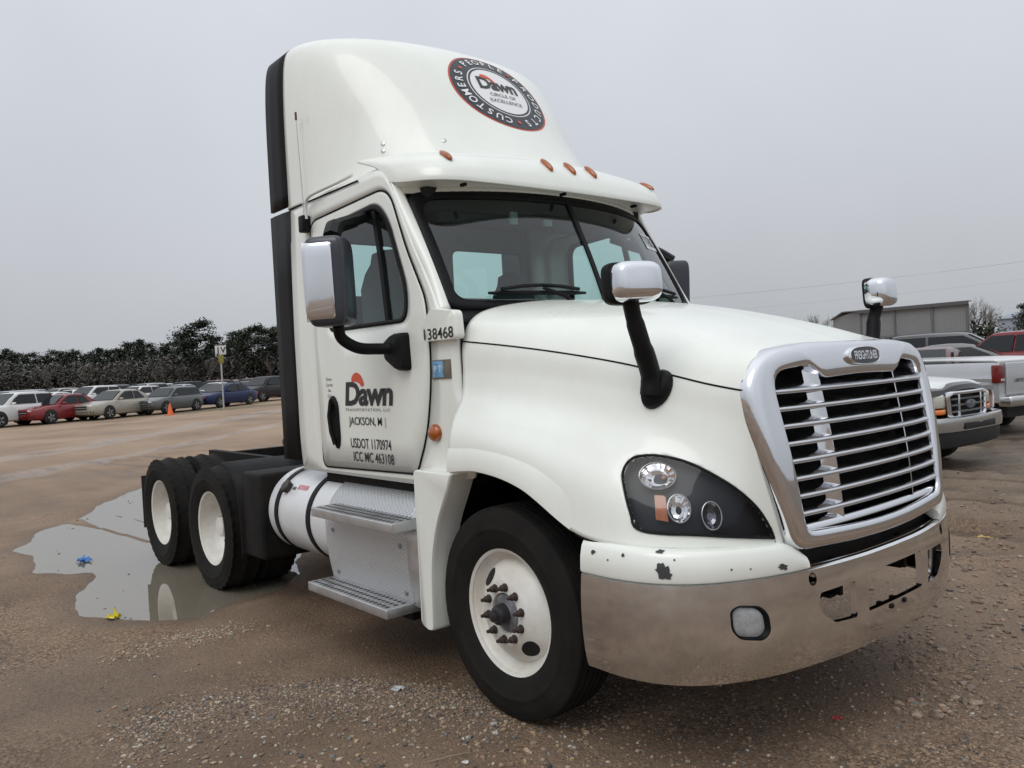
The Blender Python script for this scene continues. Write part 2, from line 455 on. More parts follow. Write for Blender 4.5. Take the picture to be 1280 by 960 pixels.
for sgn in (-1, 1):
    fl = (lambda m: m) if sgn < 0 else (lambda m: m.flipY())
    h = empty('headlight', (0,0,0)); h.parent = truck
    hb = MB(); hb.mb(back_r); hb.mb(wall_r)
    fl(hb).build('lamp_housing', DARKLAMP, h)
    fl(gask_r).build('lamp_gasket', BLACK, h)
    for (px, py, rx, ry, dp) in ((822,595,.072,.056,.045),(849,636,.044,.056,.045),(890,645,.038,.054,.03)):
        m, c, nn, a, b = bowl(px, py, rx, ry, dp)
        fl(m).build('reflector', REFL if px < 880 else mat('dim_reflector', (.16,.16,.18), .10, metal=1), h, smooth=False)
        rim = MB().tube([c+a*(rx*1.02*cos(q))+b*(ry*1.02*sin(q))+nn*.002 for q in [2*pi*k/30 for k in range(31)]], .0028, 6, cap=False)
        fl(rim).build('reflector_rim', mat('lamp_trim', (.35,.35,.36), .25, metal=.9), h)
        bl = MB().lathe([(0,.009),(.014,.008),(.019,.005),(.020,.001)], 14, 'Z')
        M = Matrix.Translation(c-nn*(dp*.55)-a*(rx*.35)) @ nn.to_track_quat('Z', 'Y').to_matrix().to_4x4()
        bb = MB().mb(bl, M)
        if px < 830: fl(bb).build('amber_glint', AMBER, h)  # amber block standing in for an orange reflection in the upper bowl
    fl(quadpatch([(818,619),(832,620),(836,653),(820,650)], -.022)).build('turn_signal', AMBER, h)
    fl(lens_r).build('lamp_lens', LENS, h)
hood_pts_ready = True

# ---------------------------------------------------------------- grille
def gx(y, z): return 1.246+(1.6-z)*.175-.036*(y/.65)**2-.012*(abs(y)/.75)**6-.17*max(0., 1.36-z)**2
gout = roundloop([(-.725,1.655),(-.62,1.70),(-.40,1.722),(.40,1.722),(.62,1.70),(.725,1.655),(.797,1.56),(.793,1.40),(.735,1.13),(.668,.895),(.0,.865),(-.668,.895),(-.735,1.13),(-.793,1.40),(-.797,1.56)], [.05,.05,.1,.1,.05,.05,.06,.2,.3,.06,.3,.06,.3,.2,.06], 6)
gin = roundloop([(-.660,1.605),(-.41,1.627),(-.31,1.565),(0,1.575),(.31,1.565),(.41,1.627),(.660,1.605),(.610,.968),(.0,.938),(-.610,.968)], [.09,.03,.03,.2,.03,.03,.09,.06,.3,.06], 5)
grille = empty('grille', (0,0,0)); grille.parent = truck
gc = np.array([0, 1.28])
A = sorted(set([round(atan2(p[1]-gc[1], p[0]-gc[0]), 4) for p in gout+gin]+[round(-pi+2*pi*k/200, 4) for k in range(200)]))
go, gi = polar(gout, gc, A), polar(gin, gc, A)
rows = []
for (t, d) in ((-.0,-.15),(0,-.040),(.01,-.020),(.06,-.004),(.16,.004),(.4,.008),(.7,.008),(.90,.004),(.97,-.002),(1,-.012),(1.0,-.06),(1.005,-.13)):
    rows.append([(gx(*(a*(1-t)+b*t))+d, *(a*(1-t)+b*t)) for a, b in zip(go, gi)])
MB().grid(rows, close=True).build('grille_surround', CHROME, grille, ang=50)
SLATM = mat('satin_chrome', (.66,.67,.69), .20, metal=1, rvar=.06, vscale=8)
zs = [1.525-.0700*k for k in range(8)]
slat_prof = [(.008,-.012),(.018,-.008),(.021,.001),(.015,.008),(-.02,.018),(-.06,.027),(-.095,.032),(-.095,.024),(-.02,.004),(.002,-.010)]
for z in zs:
    w = .612+.048*(z-.985)/.63 + .002
    if z > 1.5: w -= .004
    ys = np.linspace(-w, w, 25)
    m = MB().grid([[(gx(y, z)-.025+dx, y, z+dz-.012*(1-(y/w)**2)*0) for dx, dz in slat_prof] for y in ys], close=True)
    m.build('slat', SLATM, grille, ang=60)
for sgn in (-1, 1):
    zz = np.linspace(1.60, .97, 14)
    bar = [(.012,.004),(.013,-.003),(.003,-.007),(-.010,-.012),(-.024,-.020),(-.040,-.034),(-.046,-.030),(-.014,-.004)]
    MB().grid([[(gx(.335, z)-.034+dx, sgn*(.335-.02*(1.6-z)-dy), z) for dx, dy in bar] for z in zz], close=True).build('upright_bar', CHROME, grille, ang=60)
MB().grid([[(gx(y, .985)-.03+dx, y, .962-.0*y+dz) for dx, dz in ((.012,0),(.01,.02),(-.02,.035),(-.08,.04),(-.08,.0))] for y in np.linspace(-.605,.605,21)], close=True).build('lower_lip', CHROME, grille, ang=60)
MB().grid([[(gx(y, z)-.20, y, z) for y in np.linspace(-.7,.7,9)] for z in (1.66,1.3,.9)]).build('radiator_screen', mat('radiator_black', (.008,.008,.009), .85, bump=.5, bscale=300), grille)
# badge
bl = [np.array((.125*np.sign(cos(t))*abs(cos(t))**.75, .036*np.sign(sin(t))*abs(sin(t))**.8)) for t in [2*pi*k/40 for k in range(40)]]
bz = 1.652
def badge(off, s=1.):
    return lambda x, y: (gx(x, bz+y)+.014+off, x*s, bz+y*s)
bd = MB().grid([[badge(o, s)(*p) for p in bl] for o, s in ((-.01,1.18),(.008,1.16),(.014,1.06),(.012,1.0))], close=True)
bd.build('badge_rim', CHROME, grille)
disc_mb(bl, badge(.013), 3).build('badge_face', mat('badge_black', (.02,.02,.024), .3), grille)
t = text_mb('FREIGHTLINER', .052, bold=.0012, spacing=.92)
mapped(t, lambda x, y: (gx(x, bz+y)+.014+.0155, x*.66, bz+y*1.0)).build('badge_lettering', mat('badge_silver', (.7,.7,.72), .25, metal=.9), grille, smooth=False)

# ---------------------------------------------------------------- bumper
BP = [(.615,1.205),(.80,1.205),(.96,1.165),(1.09,1.075),(1.19,.93),(1.265,.74),(1.315,.50),(1.345,.25),(1.352,0)]
bpl = spline(BP, 7); bpl = bpl + [(p[0], -p[1]) for p in bpl[::-1][1:]]
bpl = [np.array(p) for p in bpl]
def nrm2(P, i):
    t = P[min(i+1, len(P)-1)]-P[max(i-1, 0)]; t = t/np.linalg.norm(t); return np.array([-t[1], t[0]])*-1
bn = [nrm2(bpl, i) for i in range(len(bpl))]
if bn[len(bn)//2][0] < 0: bn = [-q for q in bn]
bprof = [(.818,-.035),(.820,-.012),(.812,.000),(.76,.006),(.68,.010),(.58,.008),(.50,.0),(.445,-.010),(.425,-.018),(.420,-.03)]
def bsheet(prof): return MB().grid([[(p[0]+n_[0]*d, p[1]+n_[1]*d, z) for z, d in prof] for p, n_ in zip(bpl, bn)])
bsurf = bsheet(bprof)
bump_bvh = BVHTree.FromPolygons([Vector(v) for v in bsurf.v], bsurf.f)
bmp_me = MB()
outer = [[(p[0]+n_[0]*d, p[1]+n_[1]*d, z) for z, d in bprof+[(z, d-.026) for z, d in bprof[::-1]]] for p, n_ in zip(bpl, bn)]
bmp_me.grid(outer, close=True); L = len(outer[0])
bmp_me.f += [list(range(L)), [(len(outer)-1)*L+k for k in range(L)]]; bmp_me.mi += [0, 0]
bumper = bmp_me.build('bumper', BUMPC, truck, ang=35)
def bpt(px, py): p, n_ = cast(px, py, bump_bvh); return p
cut = MB()
def cutter(pts2, r=.02):
    """pts2: (y,z) outline"""
    lp = roundloop(pts2, r, 4)
    cut.prism([(.9, y, z) for y, z in lp], (.7, 0, 0))
def yz(pts): return [(p.y, p.z) for p in (bpt(*q) for q in pts)]
tow = yz([(1026,741),(1069,726),(1072,771),(1045,778),(1031,769),(1024,756)])
cutter(tow, .012); cutter([(-y, z) for y, z in tow[::-1]], .012)
cz = yz([(1083,716),(1088,763)])
yc = (abs(cz[0][0])+abs(cz[1][0]))/2
cutter([(-yc, cz[0][1]), (yc, cz[0][1]), (yc, cz[1][1]), (-yc, cz[1][1])], .008)
hc = bpt(1016, 724)
for sgn in (-1, 1): cutter([(sgn*abs(hc.y)+.023*cos(q), hc.z+.027*sin(q)) for q in [2*pi*k/12 for k in range(12)]], .004)
fog_l = yz([(912,764),(922,757),(950,757),(961,768),(964,790),(955,801),(925,800),(914,788)])
cutter(fog_l, .02); cutter([(-y, z) for y, z in fog_l[::-1]], .02)
cut_o = cut.build('cutter', BLACK, None, smooth=False)
md = bumper.modifiers.new('holes', 'BOOLEAN'); md.operation = 'DIFFERENCE'; md.object = cut_o; md.solver = 'EXACT'
dg = bpy.context.evaluated_depsgraph_get(); dg.update()
nm = bpy.data.meshes.new_from_object(bumper.evaluated_get(dg))
bumper.modifiers.clear(); bumper.data = nm
bpy.data.objects.remove(cut_o)
nm.polygons.foreach_set('use_smooth', [True]*len(nm.polygons)); nm.set_sharp_from_angle(angle=radians(35))
# fog lamps
fcen = np.mean(fog_l, axis=0)
for sgn in (-1, 1):
    f = empty('fog_lamp', (0,0,0)); f.parent = truck
    fl = (lambda m: m) if sgn < 0 else (lambda m: m.flipY())
    def fp(s, dx): 
        out = []
        for y, z in roundloop(fog_l, .03, 4):
            yy, zz = fcen[0]+(y-fcen[0])*s, fcen[1]+(z-fcen[1])*s
            hit = bump_bvh.ray_cast(Vector((2, yy, zz)), Vector((-1, 0, 0)))[0]; out.append((hit.x+dx, yy, zz))
        return out
    m = MB().grid([fp(1.03,-.02), fp(1.0,.002), fp(.93,.004), fp(.84,-.022), fp(.80,-.05)], close=True)
    fl(m).build('fog_lamp_bezel', BLACK, f)
    lp = fp(.84, -.014); c0 = np.mean(lp, axis=0)
    m = MB().grid([[tuple(c0+(np.array(p)-c0)*s+np.array([d,0,0])) for p in lp] for s, d in ((1,0),(.8,.006),(.5,.010),(.02,.012))], close=True)
    fl(m).build('fog_lamp_lens', mat('fog_lens', (.42,.43,.44), .25, coat=.8, var=.3, vscale=30), f)
    fb = MB(); fb.add([tuple(np.array(p)+np.array([-.06,0,0])) for p in lp], [list(range(len(lp)))])
    fl(fb).build('fog_lamp_reflector', REFL, f)
# white filler above the bumper, chipped
fi = [i for i in range(len(bpl)) if bpl[i][1] > 0.60]
for sgn in (1, -1):
    path = [(bpl[i]-bn[i]*.0, bn[i]) for i in fi]
    fprof = [(.815,-.03),(.818,.0),(.83,.004),(.885,.0),(.925,-.010),(.944,-.022),(.950,-.04),(.948,-.10)]
    rws = []
    for k, (p, n_) in enumerate(path):
        q = k/(len(path)-1)
        end = 1-.55*max(0, (q-.9)/.1)**2          # nose tapers down towards the grille
        zr = .012*min(1, q*4)
        rws.append([(p[0]+n_[0]*d, sgn*(p[1]+n_[1]*d), .822+(z-.818)*end*(1-.16*q)) for z, d in fprof])
    fm = MB().grid(rws)
    fm.f.append(list(range(len(fprof)))); fm.mi.append(0)
    fm.f.append([(len(rws)-1)*len(fprof)+k for k in range(len(fprof))]); fm.mi.append(0)
    fo = fm.build('bumper_filler', PAINT, truck, solid=.004)
    if sgn < 0: filler_bvh = BVHTree.FromPolygons([Vector(v) for v in fm.v], fm.f)
    # recessed strip between filler and lamps
    MB().grid([[(p[0]+n_[0]*d, sgn*(p[1]+n_[1]*d), z) for z, d in ((.885,-.052),(.925,-.062),(.948,-.085))] for p, n_ in path]).build('lamp_valance', PAINT, truck, solid=.006)
rc = random.Random(3)
for (px, py, r, ax) in ((829,716,13,1.3),(826,708,8,1.0),(836,720,7,1.),(742,690,5,.9),(779,694,3,1.),(969,712,11,2.2),(978,709,6,1.6),(825,690,4,2.4),(843,700,2,1),(938,711,2,1),(914,712,2,1.2),(760,700,2,1)):
    pts = []
    for k in range(12):
        a = 2*pi*k/12; q = r*rc.uniform(.5, 1.05); pts.append(np.array((px+q*cos(a)*ax*.75, py+q*sin(a)*.75)))
    def f3(x, y):
        p, n_ = cast(x, y, filler_bvh)
        if p is None: return Vector(onX(x, y, 1.1))
        if n_.dot(Vector(ray(x, y)[1])) > 0: n_ = -n_
        return p+n_*.0035
    if all(cast(*p, filler_bvh)[0] is not None for p in pts):
        disc_mb(pts, f3, 2).build('paint_chip', mat('bare_plastic', (.045,.045,.047), .7), truck)
# black boxes added to darken the gap under the grille; brackets behind bumper openings
MB().box(.98, 1.22, -.72, .72, .765, .96).box(.9,1.10,-.98,.98,.765,.93).build('grille_gap_blocker', FRAME, truck)
for sgn in (-1, 1):
    m = MB().box(.2, 1.12, sgn*.43-.04, sgn*.43+.04, .75, .88).box(1.02,1.26,sgn*.30-.012,sgn*.30+.012,.64,.80).box(1.02,1.24,sgn*.30-.01,sgn*.36,.635,.65)
    m.build('tow_bracket', FRAME, truck)
    m2 = MB().box(1.352-.06, 1.352+.012, sgn*.06-.012, sgn*.06+.012, cz[1][1]-.032, cz[1][1]-.012, .003)
    m2.build('plate_clip', FRAME, truck)
# ---------------------------------------------------------------- cab sides and doors
def sideY(x, z):
    y = 1.083
    if z > 1.95: y -= .018*((z-1.95)/.85)**1.4
    if z < 1.35: y -= .022*((1.35-z)/.25)**2*.5
    if z > 2.0 and x > -.95: y -= .05*((x+.95)/.5)**2*min(1, (z-2.0)/.25)
    return y
def S(off=0., sgn=-1): return lambda x, z: (x, sgn*(sideY(x, z)+off), z)
door_out = roundloop([(-1.875,1.105),(-1.895,2.70),(-.925,2.735),(-.74,2.29),(-.578,2.03),(-.572,1.66),(-.645,1.335),(-.775,1.125)], [.05,.10,.13,.3,.12,.2,.2,.06], 7)
win_out = roundloop([(-1.66,1.99),(-1.645,2.615),(-1.06,2.645),(-.945,2.53),(-.79,2.15),(-.795,1.985)], [.06,.08,.12,.12,.2,.08], 7)
DC = np.array([-1.25, 2.05])
def scale_loop(lp, c, d):
    """offset a loop outwards by d (approximate, from its centre)"""
    return [np.asarray(p)+(np.asarray(p)-c)/np.linalg.norm(np.asarray(p)-c)*d for p in lp]
cab_out = roundloop([(-2.20,1.07),(-2.20,2.86),(-1.0,2.86),(-.90,2.735),(-.665,2.29),(-.47,1.995),(-.335,1.985),(-.328,1.83),(-.322,1.66),(-.315,1.545),(-.25,1.44),(-.24,1.33),(-.25,1.13),(-.70,1.08)], [.02,.02,.12,.05,.3,.04,.04,.05,.05,.05,.05,.05,.03,.1], 5)
hole = scale_loop(door_out, DC, .011)
for sgn in (-1, 1):
    ring_mb(cab_out, hole, DC, S(0, sgn), 3).build('cab_side', PAINT, truck, solid=.02, ang=50)
    d = empty('door', (0,0,0)); d.parent = truck
    w1 = scale_loop(win_out, np.array([-1.25,2.3]), .034)
    ring_mb(door_out, w1, DC+np.array([0,.22]), S(.004, sgn), 5).build('door_panel', PAINT, d, solid=.03, ang=50)
    ring_mb(w1, scale_loop(win_out, np.array([-1.25,2.3]), -.004), np.array([-1.25,2.3]), S(.007, sgn), 2).build('window_seal', BLACK, d, solid=.03)
    disc_mb(win_out, S(-.012, sgn), 4, c=(-1.25,2.3)).build('window_pane', WGLASS, d)
    MB().grid([[(x+dx, sgn*(sideY(x, z)+o), z) for dx, o in ((-.018,-.02),(-.018,.004),(.018,.004),(.018,-.02))] for x, z in ((-1.10,2.645),(-1.03,2.3),(-.985,1.98))]).build('window_bar', BLACK, d)
    # black backing under the door gap
    ring_mb(scale_loop(door_out, DC, .03), scale_loop(door_out, DC, -.03), DC, S(-.016, sgn), 1).build('door_gasket', SEAM, d)
    gl_ = [S(.003, sgn)(*p) for p in scale_loop(door_out, DC, .006)]
    MB().tube(gl_+[gl_[0]], .0055, 6, cap=False).build('door_gap', SEAM, d)
    # pull handle in its recess
    hz = [np.array(p) for p in roundloop([(-1.655,1.215),(-1.72,1.335),(-1.735,1.535),(-1.675,1.57),(-1.62,1.515),(-1.612,1.275)], .04, 5)]
    hd = MB().grid([[S(o, sgn)(*(np.mean(hz,axis=0)+(p-np.mean(hz,axis=0))*s)) for p in hz] for s, o in ((1.03,.003),(1.0,.016),(.9,.022),(.8,.012),(.02,.008))], close=True)
    hd.build('door_handle', BLACK, d)
    MB().tube([(-1.69,sgn*(1.085+.022),1.515),(-1.693,sgn*(1.085+.034),1.435),(-1.677,sgn*(1.085+.034),1.335),(-1.655,sgn*(1.085+.022),1.255)], .014, 8).build('handle_grip', BLACK, d)
    if sgn > 0: continue
    # lettering on the door
    PB = {}
    def put(body, px, py, h, w, matl, name='lettering', shear=0., bold=0., spacing=1., nx=None, off=.0068, rot=0.):
        """text of height h and width w (m), centred under the measured spot, lying on the door"""
        c = onY(px, py, -1.087); t = text_mb(body, 1., shear, bold, spacing)
        xs = [v[0] for v in t.v]; ys = [v[1] for v in t.v]
        cx, cy, wx, wy = (min(xs)+max(xs))/2, (min(ys)+max(ys))/2, max(xs)-min(xs), max(ys)-min(ys)
        return mapped(t, lambda x, y: S(off, -1)(c[0]+(x-cx)/wx*w, c[2]+(y-cy)/wy*h)).build(name, matl, d, smooth=False)
    def span(p0, p1): a, b = onY(*p0, -1.087), onY(*p1, -1.087); return abs(b[0]-a[0]), abs(b[2]-a[2])
    put('Dawn', 460, 492, span((460,476),(460,507))[1], span((431,500),(491,500))[0], INK, shear=.12, bold=.035, spacing=.93)
    put('TRANSPORTATION, LLC', 459, 512.5, .020, span((431,512),(487,512))[0], mat('grey_ink', (.16,.16,.17), .5), spacing=1.15)
    put('JACKSON, M', 456.5, 528, .064, span((436,528),(477,528))[0], INK, bold=.008)
    put('I', 482, 528.5, .062, .008, mat('faded_ink', (.45,.45,.44), .5))
    put('USDOT 1170974', 463, 555, .062, span((438,555),(488,555))[0], INK, bold=.008)
    put('ICC MC 463108', 466, 572.5, .062, span((441,572),(491,572))[0], INK, bold=.008)
    for k, wd in enumerate(('Driver', 'Carries', 'No', 'Cash')):
        put(wd, 411.5+k*.4, 474+k*7, .020, (.075,.085,.035,.06)[k], INK)
    sunp = [onY(x, y, -1.087) for x, y in spline([(440,478),(440,471),(444,466),(449,467),(453,473),(455,481),(452,483),(449,479),(444,477)], 4, closed=True)]
    disc_mb([np.array((p[0], p[2])) for p in sunp], S(.0066), 2).build('sun_mark', ORANGEINK, d)

# cowl pieces with the fleet number, tag and side lamp
for sgn in (-1, 1):
    lp = roundloop([(-.575,1.84),(-.585,1.93),(-.50,2.015),(-.285,1.985),(-.272,1.84)], .03, 4)
    lp = [np.array(p) for p in lp]; cc = np.mean(lp, axis=0)
    m = MB().grid([[S(o, sgn)(*(cc+(p-cc)*s)) for p in lp] for s, o in ((1.0,-.01),(1.0,.022),(.985,.034),(.95,.040),(.5,.042),(.02,.042))], close=True)
    m.build('cowl_cap', PAINT, truck, ang=50)
    c = onY(545, 541, -1.085)
    MB().lathe([(0,.052),(.012,.052),(.026,.042),(.034,.022),(.036,.001)], 24, 'Y').flipY().build('side_marker_lamp', AMBER, truck, loc=(c[0], sgn*1.083, c[2])).scale = (1, -sgn*1., .9)
t = text_mb('138468', 1., bold=.008); c = onY(548, 416.5, -1.125)
xs = [v[0] for v in t.v]; ys = [v[1] for v in t.v]
mapped(t, lambda x, y: (c[0]+(x-(min(xs)+max(xs))/2)/(max(xs)-min(xs))*.262, -(sideY(c[0], c[2])+.0445), c[2]+(y-(min(ys)+max(ys))/2)/(max(ys)-min(ys))*.058)).build('fleet_number', INK, truck, smooth=False)
# small tag frame with blue sticker
c = onY(552, 461.5, -1.085)
pl = empty('permit_tag', (0,0,0)); pl.parent = truck
MB().box(c[0]-.085, c[0]+.085, -1.091, -1.080, c[2]-.05, c[2]+.05, .002).build('tag_plate', mat('tag_bronze', (.23,.20,.16), .5, metal=.4, var=.3, vscale=20), pl)
MB().box(c[0]-.07, c[0]+.025, -1.094, -1.090, c[2]-.043, c[2]+.043, .001).build('tag_sticker', mat('tag_blue', (.03,.20,.42), .4, col2=(.25,.45,.62), vscale=35), pl)
t = text_mb('P T', .05)
mapped(t, lambda x, y: (c[0]-.022+x, -1.0952, c[2]+y)).build('tag_lettering', WHITEINK, pl, smooth=False)

# ---------------------------------------------------------------- windscreen
def WS(off=0.):
    def f(u, v):
        au = abs(u)
        xb = -.285-.18*au**2.3; xt = -.605-.285*au**2.3
        yb = 1.03*u; yt = 1.012*u
        x = xb+(xt-xb)*v + .018*4*v*(1-v); y = yb+(yt-yb)*v
        z = (1.985+.012*au**2)+(2.715-.01*au**2-(1.985+.012*au**2))*v
        return (x+off*.9, y, z+off*.45)
    return f
def rr(u, v0, v1, r=.08): return roundloop([(-u, v0), (u, v0), (u, v1), (-u, v1)], [r, r, r*1.4, r*1.4], 8)
UC = np.array([0, .5])
ws = empty('windscreen', (0,0,0)); ws.parent = truck
inner = rr(.94, .075, .935, .09)
ring_mb(rr(1.0, 0, 1.0, .11), inner, UC, WS(.010), 2).build('windscreen_gasket', BLACK, ws, solid=.02)
gl_loop = [np.array(p) for p in rr(.955, .05, .95, .10)]
disc_mb(resample(gl_loop, 96), WS(.0), 10).build('windscreen_glass', WGLASS, ws)
MB().grid([[WS(o)(u, v) for u, o in ((-.016,.0),(-.016,.012),(.016,.012),(.016,.0))] for v in np.linspace(.02,.98,9)]).build('windscreen_divider', BLACK, ws)
# yard number sticker on the glass
ql = roundloop([(.72,.62),(.92,.62),(.92,.78),(.72,.78)], .005, 2)
disc_mb(ql, WS(.004), 2).build('number_sticker', WHITEINK, ws)
t = text_mb('7178803', 1.); xs = [v[0] for v in t.v]; ys = [v[1] for v in t.v]
mapped(t, lambda x, y: WS(.007)(.82+(x-(min(xs)+max(xs))/2)/(max(xs)-min(xs))*.18, .70+(y-(min(ys)+max(ys))/2)/(max(ys)-min(ys))*.10)).build('sticker_number', INK, ws, smooth=False)
# wipers
def wiper(u0, u1, v0, v1, up):
    w = empty('wiper', (0,0,0)); w.parent = truck
    a, b = WS(.035)(u0, v0), WS(.03)(u1, v1); pv = WS(.05)(up, -.02)
    pts = [np.array(WS(.024)(u0+(u1-u0)*t, v0+(v1-v0)*t)) for t in np.linspace(0,1,9)]
    MB().tube(pts, [.008]+[.013]*7+[.008], 6).build('wiper_blade', BLACK, w)
    MB().tube([np.array(WS(.045)(u0+(u1-u0)*t, v0+(v1-v0)*t+.045*sin(pi*t))) for t in (.1,.3,.5,.7,.9)], .011, 6).build('wiper_frame', BLACK, w)
    mid = np.array(WS(.05)(u0+(u1-u0)*.5, v0+(v1-v0)*.5+.02))
    MB().tube([mid, (mid+np.array(pv))/2+np.array([.02,0,.012]), np.array(pv)], [.009,.012,.016], 8).build('wiper_arm', BLACK, w)
wiper(-.78, -.16, .12, .13, -.25)
wiper(.16, .78, .13, .12, .66)

# ---------------------------------------------------------------- cab roof, back wall, floor, interior
roof = [[(x, y, z) for y, z in ((-sy,2.862),(-sy*.97,2.885),(-.6,2.91),(0,2.92),(.6,2.91),(sy*.97,2.885),(sy,2.862))] for x, sy in ((-2.20,1.06),(-1.6,1.06),(-1.0,1.055),(-.88,1.0),(-.82,.95))]
MB().grid(roof).build('cab_roof', PAINT, truck, solid=.015, ang=60)
# windscreen pillars: from the side skin round to the glass edge
for sgn in (-1, 1):
    edge = spline([(-.925,2.80),(-.893,2.725),(-.78,2.50),(-.655,2.28),(-.555,2.12),(-.465,1.99)], 4)
    rows = []
    for k, (x, z) in enumerate(edge):
        v = (z-1.985)/.73
        a = np.array(S(-.006, -1)(x-.004, z)); b = np.array(WS(.006)(-.985, min(1.1, v)))
        mid = (a+b)/2+np.array((.012,-.012,.0))
        rows.append([tuple(q*np.array((1,-sgn,1))) for q in (a, a*.66+mid*.34+np.array((.004,-.004,0)), mid, mid*.34+b*.66+np.array((.006,-.002,0)), b)])
    MB().grid(rows).build('windscreen_pillar', PAINT, truck, solid=.01, ang=60)
# header between windscreen and roof
hdr = [[np.array(WS(.002)(u, .97)) + np.array((-.06*t, 0, .012+.19*t)) for u in np.linspace(-1.03,1.03,41)] for t in (0,.25,.6,1)]
MB().grid(hdr).build('windscreen_header', PAINT, truck, solid=.012)
# cowl below the windscreen
cow = [[np.array(WS(.0)(u, .015)) + np.array((d, 0, e)) for u in np.linspace(-1,1,31)] for d, e in ((-.01,0),(.06,-.03),(.12,-.08))]
MB().grid(cow).build('cowl_top', BLACK, truck, solid=.008)
# back wall with two windows
bw = empty('back_wall', (0,0,0)); bw.parent = truck
def bwpanel(y0, y1, z0, z1): return [(-2.18, y0, z0), (-2.18, y1, z0), (-2.18, y1, z1), (-2.18, y0, z1)]
m = MB()
ys = [-1.06,-.97,-.25,.25,.97,1.06]; zz = [1.12,2.24,2.64,2.86]
for i in range(5):
    for j in range(3):
        if j == 1 and i in (1, 3): continue
        m.add(bwpanel(ys[i], ys[i+1], zz[j], zz[j+1]), [(0,1,2,3)])
m.build('rear_panel', [GREYINT], bw, solid=.03)
for s in (-1, 1):
    disc_mb(roundloop([(s*.965,2.245),(s*.255,2.245),(s*.255,2.635),(s*.965,2.635)], .05, 4), lambda y, z: (-2.185, y, z), 2).build('rear_window', WGLASS, bw)
    ring_mb([(s*.985,2.23),(s*.235,2.23),(s*.235,2.65),(s*.985,2.65)], roundloop([(s*.955,2.255),(s*.265,2.255),(s*.265,2.625),(s*.955,2.625)], .055, 4), (s*.61,2.44), lambda y, z: (-2.16, y, z), 1).build('rear_window_seal', DARKINT, bw)
MB().box(-2.1,-.35,-1.03,1.03,1.12,1.16).build('cab_floor', FRAME, truck)
MB().box(-2.1,-1.0,-1.0,1.0,2.80,2.84).box(-1.15,-.78,-.92,.92,2.60,2.79,.04).build('headliner', mat('headliner', (.022,.024,.026), .9), truck)
MB().box(-.72,-.36,-.98,.98,1.35,1.97,.05).box(-.95,-.62,.12,.9,1.4,1.99,.06).build('dashboard', DARKINT, truck)
for s in (-1, 1):
    st = empty('seat', (0,0,0)); st.parent = truck
    def cush(x0,x1,y0,y1,z0,z1,b): return MB().box(x0,x1,y0,y1,z0,z1,b)
    cush(-1.75,-1.2,s*.55-.26,s*.55+.26,1.42,1.60,.06).build('seat_cushion', SEATM, st)
    bk = [[(x-.0, s*.55+w*cos(q), z) if False else (x+.055*sin(q), s*.55+w*cos(q), z) for q in [2*pi*k/20 for k in range(20)]] for x, w, z in ((-1.66,.22,1.58),(-1.68,.265,1.75),(-1.72,.27,2.05),(-1.76,.25,2.25),(-1.78,.20,2.36),(-1.785,.15,2.43),(-1.79,.13,2.50),(-1.79,.06,2.53),(-1.79,.005,2.535))]
    MB().grid(bk, close=True).build('seat_back', SEATM, st, loc=(0,0,-.12 if s > 0 else 0))
    MB().box(-1.7,-1.25,s*.55-.18,s*.55+.18,1.15,1.46).build('seat_base', DARKINT, st)
sw = MB().lathe([(-.014,.225),(0,.211),(.014,.225),(0,.239),(-.014,.225)], 32, 'X').tube([(0,-.22,0),(0,.22,0)], .016, 8).tube([(0,0,0),(0,0,-.21)], .016, 8)
swo = sw.build('steering_wheel', DARKINT, truck, loc=(-1.08,.52,1.92)); swo.rotation_euler = (0, radians(-35), 0)
# folded sun visors inside and a small console lamp on the header
for s in (-1, 1): MB().box(-.86,-.80,s*.46-.36,s*.46+.36,2.54,2.66,.02).build('inner_visor', mat('headliner', (.02,.02,.02)), truck)
MB().box(-.80,-.77,-.30,-.24,2.56,2.64,.008).box(-.80,-.77,-.02,.05,2.57,2.61,.006).build('console_switch', mat('console_grey', (.30,.36,.36), .6), truck)

# ---------------------------------------------------------------- roof fairing
LV = [(2.845,-.66,1.066),(2.93,-.735,1.066),(3.08,-.855,1.066),(3.25,-.98,1.066),(3.42,-1.09,1.065),(3.58,-1.20,1.062),(3.71,-1.30,1.056),(3.81,-1.395,1.047),(3.885,-1.50,1.032),(3.93,-1.61,1.008),(3.962,-1.74,.96),(3.982,-1.89,.87),(3.992,-2.04,.68)]
XR = -2.22
frows = []
for z, xn, w in LV:
    row = []
    for k in range(49):
        a = pi/2*(k/48); e = 2/2.3
        x = XR+(xn-XR)*cos(a)**e if k < 48 else XR
        y = -w*sin(a)**e
        # shallow shelf low on the nose and a soft hollow behind it on the side
        y += .010*math.exp(-((z-3.2)/.16)**2)*math.exp(-((x+1.35)/.28)**2)*sin(a)**2
        row.append((x, y, z))
    row = row[::-1]
    frows.append(row)
frows.append([(XR, -.0, 3.998)]*49)
fr2 = [[tuple(p) for p in spline([r[j] for r in frows], 4)] for j in range(49)]
fair = MB().grid(fr2); fall = MB().mb(fair).mb(fair.flipY())
fall.build('roof_fairing', PAINT, truck, solid=.004, off=0, ang=50)
fair_bvh = BVHTree.FromPolygons([Vector(v) for v in fall.v], fall.f)
